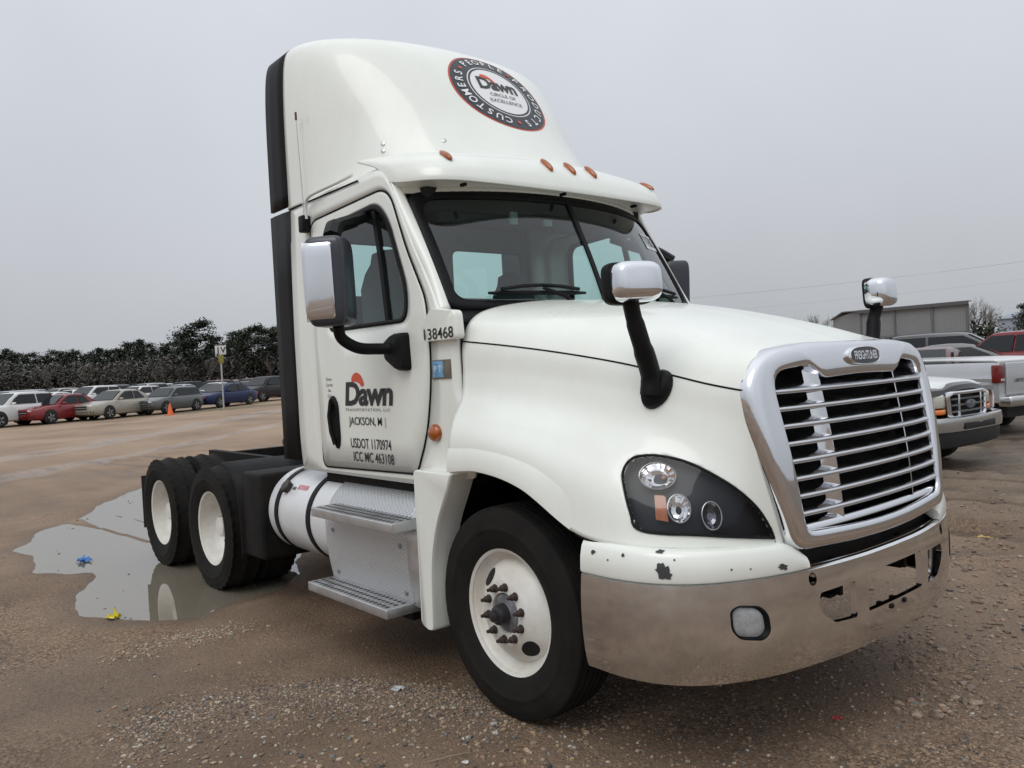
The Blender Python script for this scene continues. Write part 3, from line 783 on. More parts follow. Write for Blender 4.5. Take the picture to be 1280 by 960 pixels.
# black rear extenders: upper follows the fairing, lower follows the cab
prof = [(.40,3.997),(.68,3.992),(.87,3.982),(.96,3.962),(1.008,3.93),(1.032,3.885),(1.047,3.81),(1.056,3.71),(1.062,3.58),(1.065,3.4),(1.066,3.2),(1.066,2.87)]
prof = spline(prof, 4)
for sgn in (-1, 1):
    up = [[(XR+.015+dx, sgn*(p[0]+.006), p[1]) for p in prof] for dx in (0,-.10,-.20,-.285)]
    MB().grid(up).build('fairing_extender', BLACK, truck, solid=.022)
    lo = [[(x, sgn*y, z) for x, y in ((-2.19,1.07),(-2.28,1.075),(-2.42,1.076),(-2.505,1.07))] for z in (2.835,2.4,1.9,1.5,1.12)]
    MB().grid(lo).build('cab_side_extender', BLACK, truck, solid=.02)
    MB().grid([[(x, sgn*(1.07), z) for x in np.linspace(-2.20,-1.25,8)] for z in (2.835,2.848)]).build('fairing_gap', SEAM, truck)

# emblem on the fairing nose
EC = Vector((-1.18, 0, 3.525)); ES = radians(50)
e1, e2 = Vector((0,1,0)), Vector((-cos(ES), 0, sin(ES))); en = Vector((sin(ES), 0, cos(ES)))
def E3(off):
    def f(x, y):
        p = EC+e1*x+e2*y
        h = fair_bvh.ray_cast(p+en*.6, -en)
        q = h[0] if h[0] is not None else p
        return q+en*off
    return f
emb = empty('emblem', (0,0,0)); emb.parent = truck
def ringE(r0, r1, off, m, name, n=72, nr=3):
    MB().grid([[E3(off)((r0+(r1-r0)*k/nr)*cos(2*pi*q/n), (r0+(r1-r0)*k/nr)*sin(2*pi*q/n)) for q in range(n)] for k in range(nr+1)], close=True).build(name, m, emb)
EN = mat('emblem_navy', (.022,.026,.036), .45)
ringE(.36,.375,.003, mat('emblem_red', (.50,.07,.04), .45), 'emblem_edge', nr=1)
ringE(.245,.362,.0045, EN, 'emblem_ring')
ringE(.235,.248,.004, WHITEINK, 'emblem_line', nr=1)
ringE(.222,.237,.005, EN, 'emblem_line', nr=1)
ringE(.001,.224,.004, WHITEINK, 'emblem_face', nr=6)
def arc(body, a0, a1, r=.303, h=.056):
    n = len(body)
    for i, ch in enumerate(body):
        a = radians(a0+(a1-a0)*(i/(n-1)))
        t = text_mb(ch, h/.7, bold=.0012)
        ca, sa = cos(a-pi/2), sin(a-pi/2); cx, cy = r*cos(a), r*sin(a)
        mapped(t, lambda x, y: E3(.008)(cx+x*ca-y*sa, cy+x*sa+y*ca)).build('emblem_letter', WHITEINK, emb, smooth=False)
arc('PRODUCTS', 38, -72); arc('CUSTOMERS', -104, -206); arc('PEOPLE', 126, 62)
for a in (-88, 140, 50):
    r = .303; disc_mb([np.array((r*cos(radians(a))+.014*cos(q), r*sin(radians(a))+.014*sin(q))) for q in [2*pi*k/12 for k in range(12)]], E3(.008), 2).build('emblem_dot', ORANGEINK, emb)
def putE(body, cx, cy, w, h, m, **k):
    t = text_mb(body, 1., **k); xs = [v[0] for v in t.v]; ys = [v[1] for v in t.v]
    mapped(t, lambda x, y: E3(.008)(cx+(x-(min(xs)+max(xs))/2)/(max(xs)-min(xs))*w, cy+(y-(min(ys)+max(ys))/2)/(max(ys)-min(ys))*h)).build('emblem_lettering', m, emb, smooth=False)
putE('Dawn', .0, .055, .33, .125, INK, shear=.12, bold=.03, spacing=.93)
putE('CIRCLE OF', .0, -.055, .22, .032, INK); putE('EXCELLENCE', .0, -.115, .27, .032, INK)
disc_mb([np.array(p) for p in spline([(-.115,.10),(-.10,.145),(-.06,.15),(-.02,.12),(.0,.075),(-.02,.08),(-.06,.115)], 3, closed=True)], E3(.0075), 2).build('emblem_sun', ORANGEINK, emb)
# fairing bolts
for px, py in ((479,180),(555,176),(479,189)):
    p, n_ = cast(px, py, fair_bvh)
    if p is None: continue
    b = MB().lathe([(0,.016),(.006,.015),(.009,.006),(.009,.001)], 12, 'Z').build('fairing_bolt', ALU, truck, loc=p)
    b.rotation_euler = (n_ if n_.y < 0 else -n_).to_track_quat('Z', 'Y').to_euler()

# ---------------------------------------------------------------- sun visor over the windscreen
VS = [(0,[(-.74,2.965),(-.66,2.945),(-.565,2.895),(-.49,2.82),(-.452,2.745),(-.448,2.71)]),
      (.3,[(-.76,2.966),(-.675,2.946),(-.575,2.895),(-.50,2.82),(-.462,2.745),(-.458,2.71)]),
      (.6,[(-.85,2.968),(-.745,2.946),(-.615,2.893),(-.535,2.82),(-.497,2.75),(-.492,2.715)]),
      (.85,[(-.99,2.968),(-.84,2.942),(-.67,2.885),(-.585,2.815),(-.553,2.755),(-.55,2.722)]),
      (.98,[(-1.13,2.966),(-.98,2.937),(-.78,2.875),(-.69,2.81),(-.655,2.76),(-.652,2.73)]),
      (1.045,[(-1.22,2.962),(-1.11,2.935),(-.94,2.875),(-.85,2.815),(-.81,2.77),(-.805,2.742)]),
      (1.062,[(-1.27,2.958),(-1.21,2.935),(-1.08,2.885),(-1.0,2.83),(-.96,2.79),(-.95,2.77)])]
vs = [[(x, -y, z) for x, z in pr] for y, pr in VS]
vr = loft(vs, 6, 5); vm = MB().grid(vr)
vall = MB().mb(vm).mb(vm.flipY())
visor = empty('roof_visor', (0,0,0)); visor.parent = truck
vall.build('visor_shell', PAINT, visor, solid=.016, ang=60)
und = []
for r in vr:
    lip = np.array(r[-1]); u_ = max(-1.03, min(1.03, lip[1]/1.012))
    q = np.array(WS(.004)(u_, 1.0)); q = np.array((min(q[0]+.01, lip[0]-.03), lip[1]*.985, max(q[2]+.02, lip[2]-.005)))
    und.append([tuple(lip+np.array((-.012,0,.006))), tuple((lip+q)/2+np.array((0,0,.012))), tuple(q)])
um = MB().grid(und); ua_ = MB().mb(um).mb(um.flipY())
ua_.build('visor_underside', PAINT, visor)
vis_bvh = BVHTree.FromPolygons([Vector(v) for v in vall.v], vall.f)
ml = MB()
rows = []
for (t, h) in ((1,0),(1,.006),(.85,.016),(.5,.022),(.02,.024)):
    rows.append([(.062*t*cos(q)*(1.0 if cos(q) < 0 else 1.2), .019*t*sin(q), h) for q in [2*pi*k/24 for k in range(24)]])
ml_me = MB().grid(rows, close=True).mesh('marker_lamp', AMBER)
for yy in (-.85,-.187,0,.187,.85):
    h = vis_bvh.ray_cast(Vector((.0, yy, 2.875)), Vector((-1,0,0)))
    n_ = h[1] if h[1].x > 0 else -h[1]
    o = bpy.data.objects.new('marker_lamp', ml_me); C.objects.link(o); o.parent = visor; o.location = h[0]
    zax = n_; yax = zax.cross(Vector((-1,0,.9))).normalized(); xax = yax.cross(zax)
    o.rotation_euler = Matrix((xax, yax, zax)).transposed().to_euler()
for yy in (-.78,-.08,.62):
    MB().box(-.545-.1*abs(yy),-.50-.1*abs(yy),yy-.010,yy+.010,2.705,2.722,.003).build('visor_bracket', BLACK, visor)
# ---------------------------------------------------------------- mirrors
def superbox(cx, ax, ay, az, sx, sy, sz, e=.35, nu=28, nv=14):
    """rounded box (superellipsoid) with given axes"""
    sg = lambda v: (1 if v >= 0 else -1)*abs(v)**e
    rows = []
    for i in range(nv+1):
        ph = -pi/2+pi*i/nv
        rows.append([Vector(cx)+ax*(sx*sg(cos(ph))*sg(cos(2*pi*k/nu)))+ay*(sy*sg(cos(ph))*sg(sin(2*pi*k/nu)))+az*(sz*sg(sin(ph))) for k in range(nu)])
    return rows
GLASSM = mat('mirror_glass', (.75,.76,.78), .03, metal=1)
for sgn in (-1, 1):
    fl = (lambda m: m) if sgn < 0 else (lambda m: m.flipY())
    # door mirror
    dm = empty('door_mirror', (0,0,0)); dm.parent = truck
    nx_ = Vector((.62,-.78,0)).normalized(); tx = Vector((.78,.62,0)).normalized(); up = Vector((.02,-.03,1)).normalized()
    cx = Vector((-.935,-1.455,2.19))
    body = MB()
    for r in [superbox(cx, tx, nx_, up, .112, .095, .24, .30, 36, 20)]: body.grid(r, close=True)
    fl(body).build('mirror_shell', NAVY, dm)
    cov = MB()
    rows = superbox(cx+nx_*.004-tx*.018, tx, nx_, up, .104, .098, .218, .30, 36, 20)
    cov.v = []; g = MB().grid(rows, close=True)
    keep = [f for f in g.f if np.mean([(Vector(g.v[i])-cx).dot(nx_) for i in f]) > .0 and np.mean([(Vector(g.v[i])-cx).dot(tx) for i in f]) < .055 and np.mean([(Vector(g.v[i])-cx).dot(up) for i in f]) > -.200]
    cov.v = g.v; cov.f = keep; cov.mi = [0]*len(keep)
    fl(cov).build('mirror_cover', CHROME, dm, solid=.006)
    gq = [cx-tx*.114+nx_*(.08*a)+up*(.21*b) for a, b in ((-1,-1),(1,-1),(1,1),(-1,1))]
    fl(MB().add(gq, [(0,1,2,3)])).build('mirror_glass', GLASSM, dm, solid=.002)
    arm = spline([cx+Vector((.02,.02,-.23)), Vector((-.95,-1.40,1.89)), Vector((-.94,-1.31,1.835)), Vector((-.92,-1.20,1.825)), Vector((-.88,-1.12,1.825))], 6)
    fl(MB().tube(arm, .032, 10)).build('mirror_arm', BLACK, dm)
    mnt = roundloop([(-.955,1.765),(-.965,1.86),(-.875,1.905),(-.765,1.905),(-.755,1.70),(-.83,1.695)], .025, 4)
    mm = [np.array(p) for p in mnt]; mc = np.mean(mm, axis=0)
    fl(MB().grid([[S(o, -1)(*(mc+(p-mc)*s)) for p in mm] for s, o in ((1.02,.0),(1.0,.04),(.9,.06),(.5,.068),(.02,.068))], close=True)).build('mirror_mount', BLACK, dm)
    ua = spline([cx+Vector((0,.02,.235)), Vector((-1.03,-1.36,2.505)), Vector((-1.12,-1.22,2.56)), Vector((-1.20,-1.06,2.62))], 5)
    fl(MB().tube(ua, [.05]*6+[.042]*6+[.034]*4, 8)).build('upper_arm', BLACK, dm)
    # hood mirror
    hm = empty('hood_mirror', (0,0,0)); hm.parent = truck
    bp, bnn = cast(822, 487, hood_bvh); bnn = bnn if bnn.y < 0 else -bnn
    a = Vector((1,0,0)); a = (a-bnn*a.dot(bnn)).normalized(); b = bnn.cross(a)
    if b.z < 0: b = -b
    bl_ = []
    for s, o in ((1.0,-.01),(1.0,.012),(.9,.03),(.5,.045),(.02,.048)):
        bl_.append([bp + a*(.065*s*cos(q)+.02*s*sin(q)) + b*(.085*s*sin(q)) + bnn*o for q in [2*pi*k/24 for k in range(24)]])
    fl(MB().grid(bl_, close=True)).build('mirror_base', BLACK, hm)
    hd_c = Vector((.82,-1.05,1.995))
    st = bp + bnn*.04 + Vector((-.01,0,.0))
    pts = spline([st+b*(-.03), st+b*.05+bnn*.015, Vector((.815,-.985,1.74)), Vector((.81,-1.02,1.85)), hd_c+Vector((0,0,-.07))], 5)
    fl(MB().tube(pts, [.046]*5+[.043]*5+[.038]*5+[.034]*6, 10)).build('mirror_arm', BLACK, hm)
    fn = Vector((.93,-.36,.05) if sgn < 0 else (.93,.30,.05)).normalized() if sgn < 0 else Vector((.985,-.10,.05)).normalized(); ft = Vector((-fn.y,fn.x,0)).normalized(); fu = ft.cross(fn)
    if fu.z < 0: fu = -fu
    R_ = superbox(hd_c+fn*.012+ft*.012, ft, fn, fu, .105, .085, .082, .5, 32, 18)
    g = MB().grid(R_, close=True); co = MB(); co.v = g.v
    co.f = [f for f in g.f if np.mean([(Vector(g.v[i])-hd_c).dot(fn) for i in f]) > -.012]; co.mi = [0]*len(co.f)
    fl(co).build('mirror_cover', CHROME, hm, solid=.004)
    fl(MB().grid(superbox(hd_c-fn*.018, ft, fn, fu, .110, .030, .087, .4, 32, 18), close=True)).build('mirror_shell', BLACK, hm)

# antenna on the camera-side rear of the door
an = empty('antenna', (0,0,0)); an.parent = truck
ab = onY(381, 281, -1.10); at_ = onY(370, 150, -1.10)
MB().box(ab[0]-.04, ab[0]+.03, -1.13, -1.07, ab[2]-.05, ab[2]+.06, .012).build('antenna_base', BLACK, an)
pp = [onY(383, 274, -1.10), onY(382, 256, -1.10), onY(386, 246, -1.10), onY(400, 238, -1.09), onY(420, 229, -1.06), onY(440, 219, -1.03)]
MB().tube(spline(pp, 5), .011, 8).build('antenna_bracket', mat('white_tube', (.7,.7,.68), .4), an)
MB().tube([ab+np.array([.0,0,.05]), at_], [.005,.003], 6).build('antenna_rod', ALU, an)
MB().tube([at_, at_+np.array([0,0,.05])], .008, 6).build('antenna_tip', mat('antenna_red', (.12,.03,.025), .5), an)
# grab rail line along the roof edge
MB().tube(spline([(-1.80,-1.052,2.765),(-1.4,-1.05,2.785),(-1.0,-1.045,2.80)], 4), .007, 6).build('drip_rail', SEAM, truck)

# ---------------------------------------------------------------- wheels
RW = .512
def tyre_mb(lug):
    W2 = .135; n = 180 if lug else 96
    side = [(.085,.292),(.100,.298),(.118,.325),(.133,.37),(.1365,.396),(.1395,.402),(.1395,.408),(.1365,.414),(.134,.445),(.128,.468),(.126,.472),(.124,.476)]
    if lug:
        tread = [(.124,.492),(.118,.508),(.085,.512),(.080,.512),(.045,.513),(.040,.513),(.004,.513)]
    else:
        tread = [(.120,.494),(.112,.504),(.098,.508),(.096,.498),(.090,.498),(.088,.509),(.060,.511),(.058,.499),(.050,.499),(.048,.511),(.022,.512),(.020,.500),(.012,.500),(.010,.512)]
    prof = side+tread; prof = prof+[(-a, r) for a, r in prof[::-1]]
    rows = []
    for (a, r) in prof:
        row = []
        for k in range(n):
            rr_ = r
            if lug and r > .49:
                q = (k + (3 if a < 0 else 0) + (2 if abs(a) < .06 else 0)) % 5
                if q < 2: rr_ = r-.011 if abs(a) > .06 else r-.009
                if abs(abs(a)-.0825) < .004: rr_ = r-.02
                if abs(abs(a)-.0425) < .004: rr_ = min(rr_, r-.016)
            th = 2*pi*k/n; row.append((rr_*cos(th), a, rr_*sin(th)))
        rows.append(row)
    return MB().grid(rows, close=True)
steer_tyre = tyre_mb(False).mesh('tyre', RUBBER, ang=30)
drive_tyre = tyre_mb(True).mesh('tyre', RUBBER, ang=25)
# front disc: flange, drop, convex disc (outboard is -y)
front_rim = MB().lathe([(.10,.290),(-.07,.285),(-.098,.290),(-.106,.305),(-.100,.309),(-.096,.300),(-.090,.288),(-.070,.276),(-.045,.262),(-.040,.250),(-.055,.243),(-.085,.215),(-.105,.185),(-.118,.158),(-.122,.150),(-.122,.098),(-.10,.092),(-.08,.09)], 72, 'Y').mesh('rim', RIMW)
rear_rim = MB().lathe([(.10,.290),(-.07,.287),(-.098,.290),(-.106,.305),(-.100,.309),(-.096,.300),(-.088,.288),(-.06,.280),(-.02,.270),(.03,.258),(.055,.240),(.062,.220),(.060,.17),(.062,.15),(.055,.145),(.055,.09),(.02,.085),(-.04,.080),(-.045,.06),(-.045,.001)], 72, 'Y').mesh('rim', RIMW)
nutm = MB().lathe([(0,.021),(-.006,.021),(-.008,.0165),(-.026,.016),(-.030,.012),(-.031,.010),(-.050,.0085),(-.051,.001)], 12, 'Y').mesh('lug_nut', RUST)
hubm = MB().lathe([(.0,.092),(-.012,.090),(-.018,.078),(-.022,.055),(-.030,.052)], 36, 'Y').mesh('hub', HUBG)
capm = MB().lathe([(-.01,.052),(-.045,.050),(-.060,.044),(-.066,.030),(-.085,.026),(-.09,.012),(-.09,.001)], 28, 'Y').mesh('hub_cap', mat('hub_black', (.02,.02,.022), .35))
_dr = [.098,.150,.158,.185,.215,.243,.250]; _dy = [-.122,-.122,-.118,-.105,-.085,-.055,-.040]
def hole_mesh():
    rows = []
    for s, o in ((1.12,-.001),(1.08,-.005),(1.0,-.006),(.95,-.005),(.5,-.005),(.05,-.005)):
        row = []
        for q in [2*pi*k/28 for k in range(28)]:
            r = .203+.030*s*sin(q); t = .047*s*cos(q)/.203
            row.append((r*cos(t), float(np.interp(r, _dr, _dy))+o, r*sin(t)))
        rows.append(row)
    return MB().grid(rows, close=True).mesh('hand_hole', mat('hole_black', (.006,.006,.006), .8))
holem = hole_mesh()
def lk(name, me, parent, loc=(0,0,0), rot=(0,0,0)):
    o = bpy.data.objects.new(name, me); C.objects.link(o); o.parent = parent; o.location = loc; o.rotation_euler = rot; return o
def wheel(x, y, sgn, kind, name='wheel'):
    w = empty(name, (x, sgn*y, RW-(.004 if kind == 'front' else .024))); w.parent = truck
    if sgn > 0: w.rotation_euler = (0, 0, pi)
    if kind == 'front':
        lk('tyre', steer_tyre, w); lk('rim', front_rim, w)
        lk('hub', hubm, w, (0,-.102,0)); lk('hub_cap', capm, w, (0,-.115,0))
        for k in range(10):
            a = 2*pi*(k+.35)/10; lk('lug_nut', nutm, w, (.127*cos(a), -.121, .127*sin(a)))
        for a in (radians(-47), radians(133)):
            lk('hand_hole', holem, w, (0,0,0), (0, -a, 0))
    elif kind == 'outer':
        lk('tyre', drive_tyre, w, rot=(0, random.random(), 0)); lk('rim', rear_rim, w)
        for k in range(10):
            a = 2*pi*(k+.2)/10; lk('lug_nut', nutm, w, (.127*cos(a), .056, .127*sin(a)))
    else:
        lk('tyre', drive_tyre, w, rot=(0, random.random(), 0))
    return w
AX1, AX2 = -3.762, -5.082
for sgn in (-1, 1):
    wheel(0, 1.005, sgn, 'front', 'front_wheel')
    for ax in (AX1, AX2):
        wheel(ax, 1.075, sgn, 'outer', 'drive_wheel'); wheel(ax, .765, sgn, 'inner', 'inner_drive_wheel')
# ---------------------------------------------------------------- chassis
for sgn in (-1, 1):
    m = MB().box(-5.75, .25, sgn*.43-.035, sgn*.43+.035, .72, .98)
    m.build('frame_rail', FRAME, truck)
    # wheel well liner
    lp_ = spline([(-.555,.40),(-.55,.75),(-.47,1.0),(-.28,1.13),(0,1.165),(.28,1.10),(.48,.98),(.58,.85),(.60,.62)], 4)
    MB().grid([[(x, sgn*y, z) for x, z in lp_] for y in (.62,.85,1.02)]).build('wheel_well_liner', mat('liner_black', (.008,.008,.008), .9, spec=.1), truck, solid=.01)
    MB().add([(-.5,sgn*.62,.45),(.75,sgn*.62,.45),(.75,sgn*.62,1.2),(-.5,sgn*.62,1.2)], [(0,1,2,3)]).build('splash_shield', FRAME, truck, solid=.01)
    MB().box(-5.65,-5.63,sgn*.92-.27,sgn*.92+.27,.28,.80).build('mud_flap', mat('flap_rubber', (.02,.02,.02), .8), truck)
    # quarter fender ahead of the drive wheels
    qf = [(-3.46,.50+.585),(-3.30,1.06),(-3.14,.94),(-3.07,.80),(-3.04,.60),(-3.05,.36)]
    qf = spline([(-3.42,1.045),(-3.30,1.00),(-3.18,.90),(-3.12,.72),(-3.10,.52),(-3.10,.34)], 4)
    MB().grid([[(x, sgn*y, z) for x, z in qf] for y in (.60,.8,1.05,1.19)]).build('quarter_fender', BLACK, truck, solid=.012)
    # chassis side box behind the tank (battery box)
    MB().box(-3.085,-2.735,sgn*.83-.34,sgn*.83+.34,.36,1.0,.03).build('battery_box', FRAME, truck)
for x in (-1.5,-2.6,-3.1,-4.4,-5.7):
    MB().box(x-.05, x+.05, -.42, .42, .76, .94).build('crossmember', FRAME, truck)
for ax in (0, AX1, AX2):
    m = MB().tube([(ax,-.95,.50),(ax,.95,.50)], .065 if ax else .055, 12)
    if ax: m.lathe([(-.17,.06),(-.14,.17),(0,.21),(.14,.17),(.17,.06)], 20, 'X', (ax,0,.50))
    m.build('axle', FRAME, truck)
for ax in (AX1, AX2):
    for s in (-1, 1):
        MB().lathe([(.60,.05),(.60,.12),(.70,.13),(.78,.11),(.80,.05)], 16, 'Z', (ax-.35, s*.43, -.05)).build('air_spring', FRAME, truck)
# fifth wheel plate
fw = roundloop([(-4.95,-.28),(-4.95,-.12),(-4.55,-.05),(-4.55,.05),(-4.95,.12),(-4.95,.28),(-4.62,.46),(-4.1,.46),(-3.95,.30),(-3.95,-.30),(-4.1,-.46),(-4.62,-.46)], .05, 3)
MB().prism([(x+.72, y, 1.10) for x, y in fw], (0,0,.05)).build('fifth_wheel', mat('greasy_steel', (.03,.028,.026), .45, metal=.5, var=.4, vscale=12), truck)
MB().box(-3.95,-3.3,-.42,.42,.985,1.09,.02).build('fifth_wheel_base', FRAME, truck)
MB().box(-2.95,-2.45,-.40,.40,.98,1.02).build('deck_plate', mat('deck_alu', (.12,.12,.12), .6, metal=.6), truck)
# engine and transmission mass under the hood, a box added to block light
MB().box(-1.9,.75,-.42,.42,.62,1.18,.06).box(-.2,.95,-.45,.45,.9,1.62,.08).build('engine', FRAME, truck)
# air lines / pylon behind the cab
MB().box(-2.42,-2.30,-.60,-.48,.98,1.25,.01).tube(spline([(-2.36,-.54,1.25),(-2.38,-.5,1.4),(-2.3,-.3,1.5),(-2.2,-.1,1.4)],5), .02, 8).build('air_line_post', FRAME, truck)
# ---------------------------------------------------------------- fuel tanks, steps, skirts
TC, TR = (-.838, .725), .305
for sgn in (-1, 1):
    fl = (lambda m: m) if sgn < 0 else (lambda m: m.flipY())
    ft = empty('fuel_tank', (0,0,0)); ft.parent = truck
    prof = [(-2.71,.001),(-2.71,.24),(-2.705,.275),(-2.685,.297),(-2.66,.305),(-.62,.305),(-.60,.29),(-.595,.2),(-.595,.001)]
    fl(MB().lathe(prof, 56, 'X', (0, TC[0], TC[1]))).build('tank_body', TANKW, ft)
    for x in (-2.53, -2.03):
        fl(MB().lathe([(x-.03,.306),(x-.028,.312),(x+.028,.312),(x+.03,.306)], 56, 'X', (0, TC[0], TC[1]))).build('tank_strap', BLACK, ft)
    cp = Vector((-2.44, TC[0]-.305*sin(radians(52)), TC[1]+.305*cos(radians(52))))
    c_ = MB().lathe([(-.01,.04),(.015,.04),(.017,.046),(.04,.044),(.045,.036),(.045,.001)], 20, 'Z')
    M = Matrix.Translation(cp) @ Vector((0,-sin(radians(52)),cos(radians(52)))).to_track_quat('Z','Y').to_matrix().to_4x4()
    fl(MB().mb(c_, M)).build('tank_cap', mat('cap_metal', (.06,.055,.05), .5, metal=.5), ft)
    def tk(x, a, o=.002): return (x, TC[0]-(.305+o)*sin(a), TC[1]+(.305+o)*cos(a))
    a0 = radians(48)
    fl(MB().grid([[tk(x, a0+da) for x in (-2.31,-2.16)] for da in (-.06,.0,.06)])).build('tank_decal', mat('decal_red', (.40,.04,.06), .5, col2=(.6,.35,.35), vscale=60), ft)
    fl(MB().grid([[tk(x, a0+da) for x in (-2.38,-2.33)] for da in (.02,.09)])).build('tank_decal', mat('decal_dark', (.1,.1,.1), .5), ft)
    # step bracket assembly
    sp = empty('step_assembly', (0,0,0)); sp.parent = truck
    def tread():
        m = mat('tread_plate', (.60,.61,.62), .38, metal=.75)
        n, l = m.node_tree.nodes, m.node_tree.links
        if len(n) < 4:
            tc = n.new('ShaderNodeTexCoord'); b = n['Principled BSDF']
            def bars(rot, sc):
                mp = n.new('ShaderNodeMapping'); mp.inputs['Rotation'].default_value = (0, rot, 0)
                mp.inputs['Scale'].default_value = sc
                l.new(tc.outputs['Object'], mp.inputs[0])
                br = n.new('ShaderNodeTexVoronoi'); br.inputs['Scale'].default_value = 1; br.inputs['Randomness'].default_value = 0
                br.voronoi_dimensions = '2D'
                sx = n.new('ShaderNodeSeparateXYZ'); cb = n.new('ShaderNodeCombineXYZ')
                l.new(mp.outputs[0], sx.inputs[0]); l.new(sx.outputs['X'], cb.inputs['X']); l.new(sx.outputs['Z'], cb.inputs['Y'])
                l.new(cb.outputs[0], br.inputs['Vector'])
                cr = n.new('ShaderNodeMapRange'); cr.inputs[1].default_value = .18; cr.inputs[2].default_value = .34; cr.inputs[3].default_value = 1; cr.inputs[4].default_value = 0
                l.new(br.outputs['Distance'], cr.inputs[0]); return cr
            a = bars(radians(45), (36, 36, 74)); 
            bp = n.new('ShaderNodeBump'); bp.inputs['Strength'].default_value = 1.0; bp.inputs['Distance'].default_value = .006
            l.new(a.outputs[0], bp.inputs['Height']); l.new(bp.outputs[0], b.inputs['Normal'])
            mx = n.new('ShaderNodeMapRange'); mx.inputs[3].default_value = .5; mx.inputs[4].default_value = .28
            l.new(a.outputs[0], mx.inputs[0]); l.new(mx.outputs[0], b.inputs['Roughness'])
        return m
    # shroud: curves over the tank then drops to the lower step
    sh = [tk(0, radians(q), .012)[1:] for q in (14, 30, 46, 60)] + [(-1.150,.80),(-1.155,.72),(-1.145,.55),(-1.115,.385)]
    sh = spline(sh, 4)
    x0, x1 = -1.755, -.80
    fl(MB().grid([[(x, y, z) for y, z in sh] for x in (x0, x0+.01, x1-.01, x1)])).build('tread_panel', tread(), sp, solid=.006)
    fl(MB().prism([(x1+.003, y, z) for y, z in sh]+[(x1+.003,-.80,.385),(x1+.003,-.80,1.0)], (.10,0,0))).build('end_panel', ALU, sp)
    fl(MB().box(x0+.1, x1-.06, -1.10, -.8, .29, .35)).build('step_bracket', FRAME, sp)
    for zt, xa, xb in ((.882,-1.665,-.72),(.402,-1.765,-.82)):
        y0, y1 = -1.295, -1.05
        fl(MB().box(xa, xb, y0, y1, zt-.055, zt, .006)).build('step', ALU, sp)
        pf = MB()
        for i in range(21):
            for j in range(4):
                xx, yy = xa+.045+i*(xb-xa-.09)/20, y0+.035+j*.052
                pf.add([(xx+.014*cos(q), yy+.015*sin(q), zt+.0015) for q in [2*pi*k/8 for k in range(8)]], [list(range(8))])
        tag(fl(pf).build('step_perforations', mat('perforation', (.05,.05,.05), .8), sp, smooth=False), None, kind='stuff')
    for x, z in ((-1.66,.72),(-.87,.72),(-1.66,.45),(-.87,.45),(-1.60,.99)):
        b = MB().lathe([(0,.014),(.006,.013),(.009,.005),(.009,.001)], 10, 'Y').flipY(); 
        fl(b).build('panel_bolt', HUBG, sp, loc=(x, sgn*(1.155 if z > .6 and z < .8 else 1.130 if z < .6 else .99), z))
    # skirt between step and wheel arch
    sk = roundloop([(-.645,1.165),(-.30,1.165),(-.36,1.05),(-.45,.90),(-.515,.70),(-.535,.32),(-.58,.315),(-.645,.335),(-.64,.70)], [.02,.02,.1,.1,.1,.03,.01,.03,.1], 4)
    sk = [np.array(p) for p in sk]; kc = np.array((-.56,.78))
    rows = [[(x, -y, z) for x, z in [kc+(p-kc)*np.array((s, 1-(1-s)*.3)) for p in sk]] for s, y in ((1,1.03),(1,1.168),(.985,1.182),(.95,1.188))]
    skm = MB().grid(rows, close=True); skm.f.append([3*len(sk)+k for k in range(len(sk))]); skm.mi.append(0)
    fl(skm).build('cab_skirt', PAINT, truck, ang=50)
    # dark gear between the cab floor and the tank
    fl(MB().box(-2.0,-.70,-1.0,-.5,.98,1.08).tube(spline([(-2.1,-1.0,1.07),(-1.7,-1.03,1.10),(-1.2,-1.02,1.09),(-.8,-1.0,1.08)],4),.016,8)).build('under_cab_gear', FRAME, truck)
fl_ = MB().box(-2.19,-.45,-1.075,1.075,1.062,1.08); fl_.build('cab_sill', mat('sill_grey', (.35,.35,.33), .5), truck)
# ================================================================== the yard: ground, puddle, gravel
VD = np.array([CF[0], CF[1]]); VD = VD/np.linalg.norm(VD)        # direction across the yard, seen from where the photo was taken
VL = np.array([-VD[1], VD[0]])*-1                                # to the right of it
def yard(d, l):
    """plan position d metres across the yard and l metres to the right of that line"""
    q = CAM_P[:2]+VD*d+VL*l; return q
def sstep(t): t = min(1., max(0., t)); return t*t*(3-2*t)
def terrain(x, y):
    dx, dy = x-CAM_P[0], y-CAM_P[1]
    d = dx*VD[0]+dy*VD[1]; l = dx*VL[0]+dy*VL[1]
    w = sstep((4-l)/14)
    return w*(.15*sstep((d-16)/26)+.0125*min(18, max(0, d-41))) + .25*sstep((l-5)/5)*sstep((d-14.5)/6)
PUD = [(-7.2,-2.1),(-8.3,-1.6),(-8.8,-1.17),(-10.2,-.48),(-12,.62),(-10.2,1.1),(-7.5,.7),(-6,.2),(-4.6,-.1),(-3.6,-.45),(-3.25,-.8),(-3.2,-1.09),(-3.05,-1.476),(-3.0,-1.63),(-3.16,-1.83),(-3.45,-2.08),(-3.78,-2.2),(-4.03,-2.17),(-4.6,-2.0),(-5.07,-1.75),(-5.36,-1.75),(-5.5,-1.97),(-5.78,-2.13),(-6.78,-2.0)]
PUD2 = [(-1.2,6.6),(-.4,7.0),(.2,7.6),(-.6,8.0),(-2.4,8.2),(-3.4,7.7),(-2.4,7.0)]
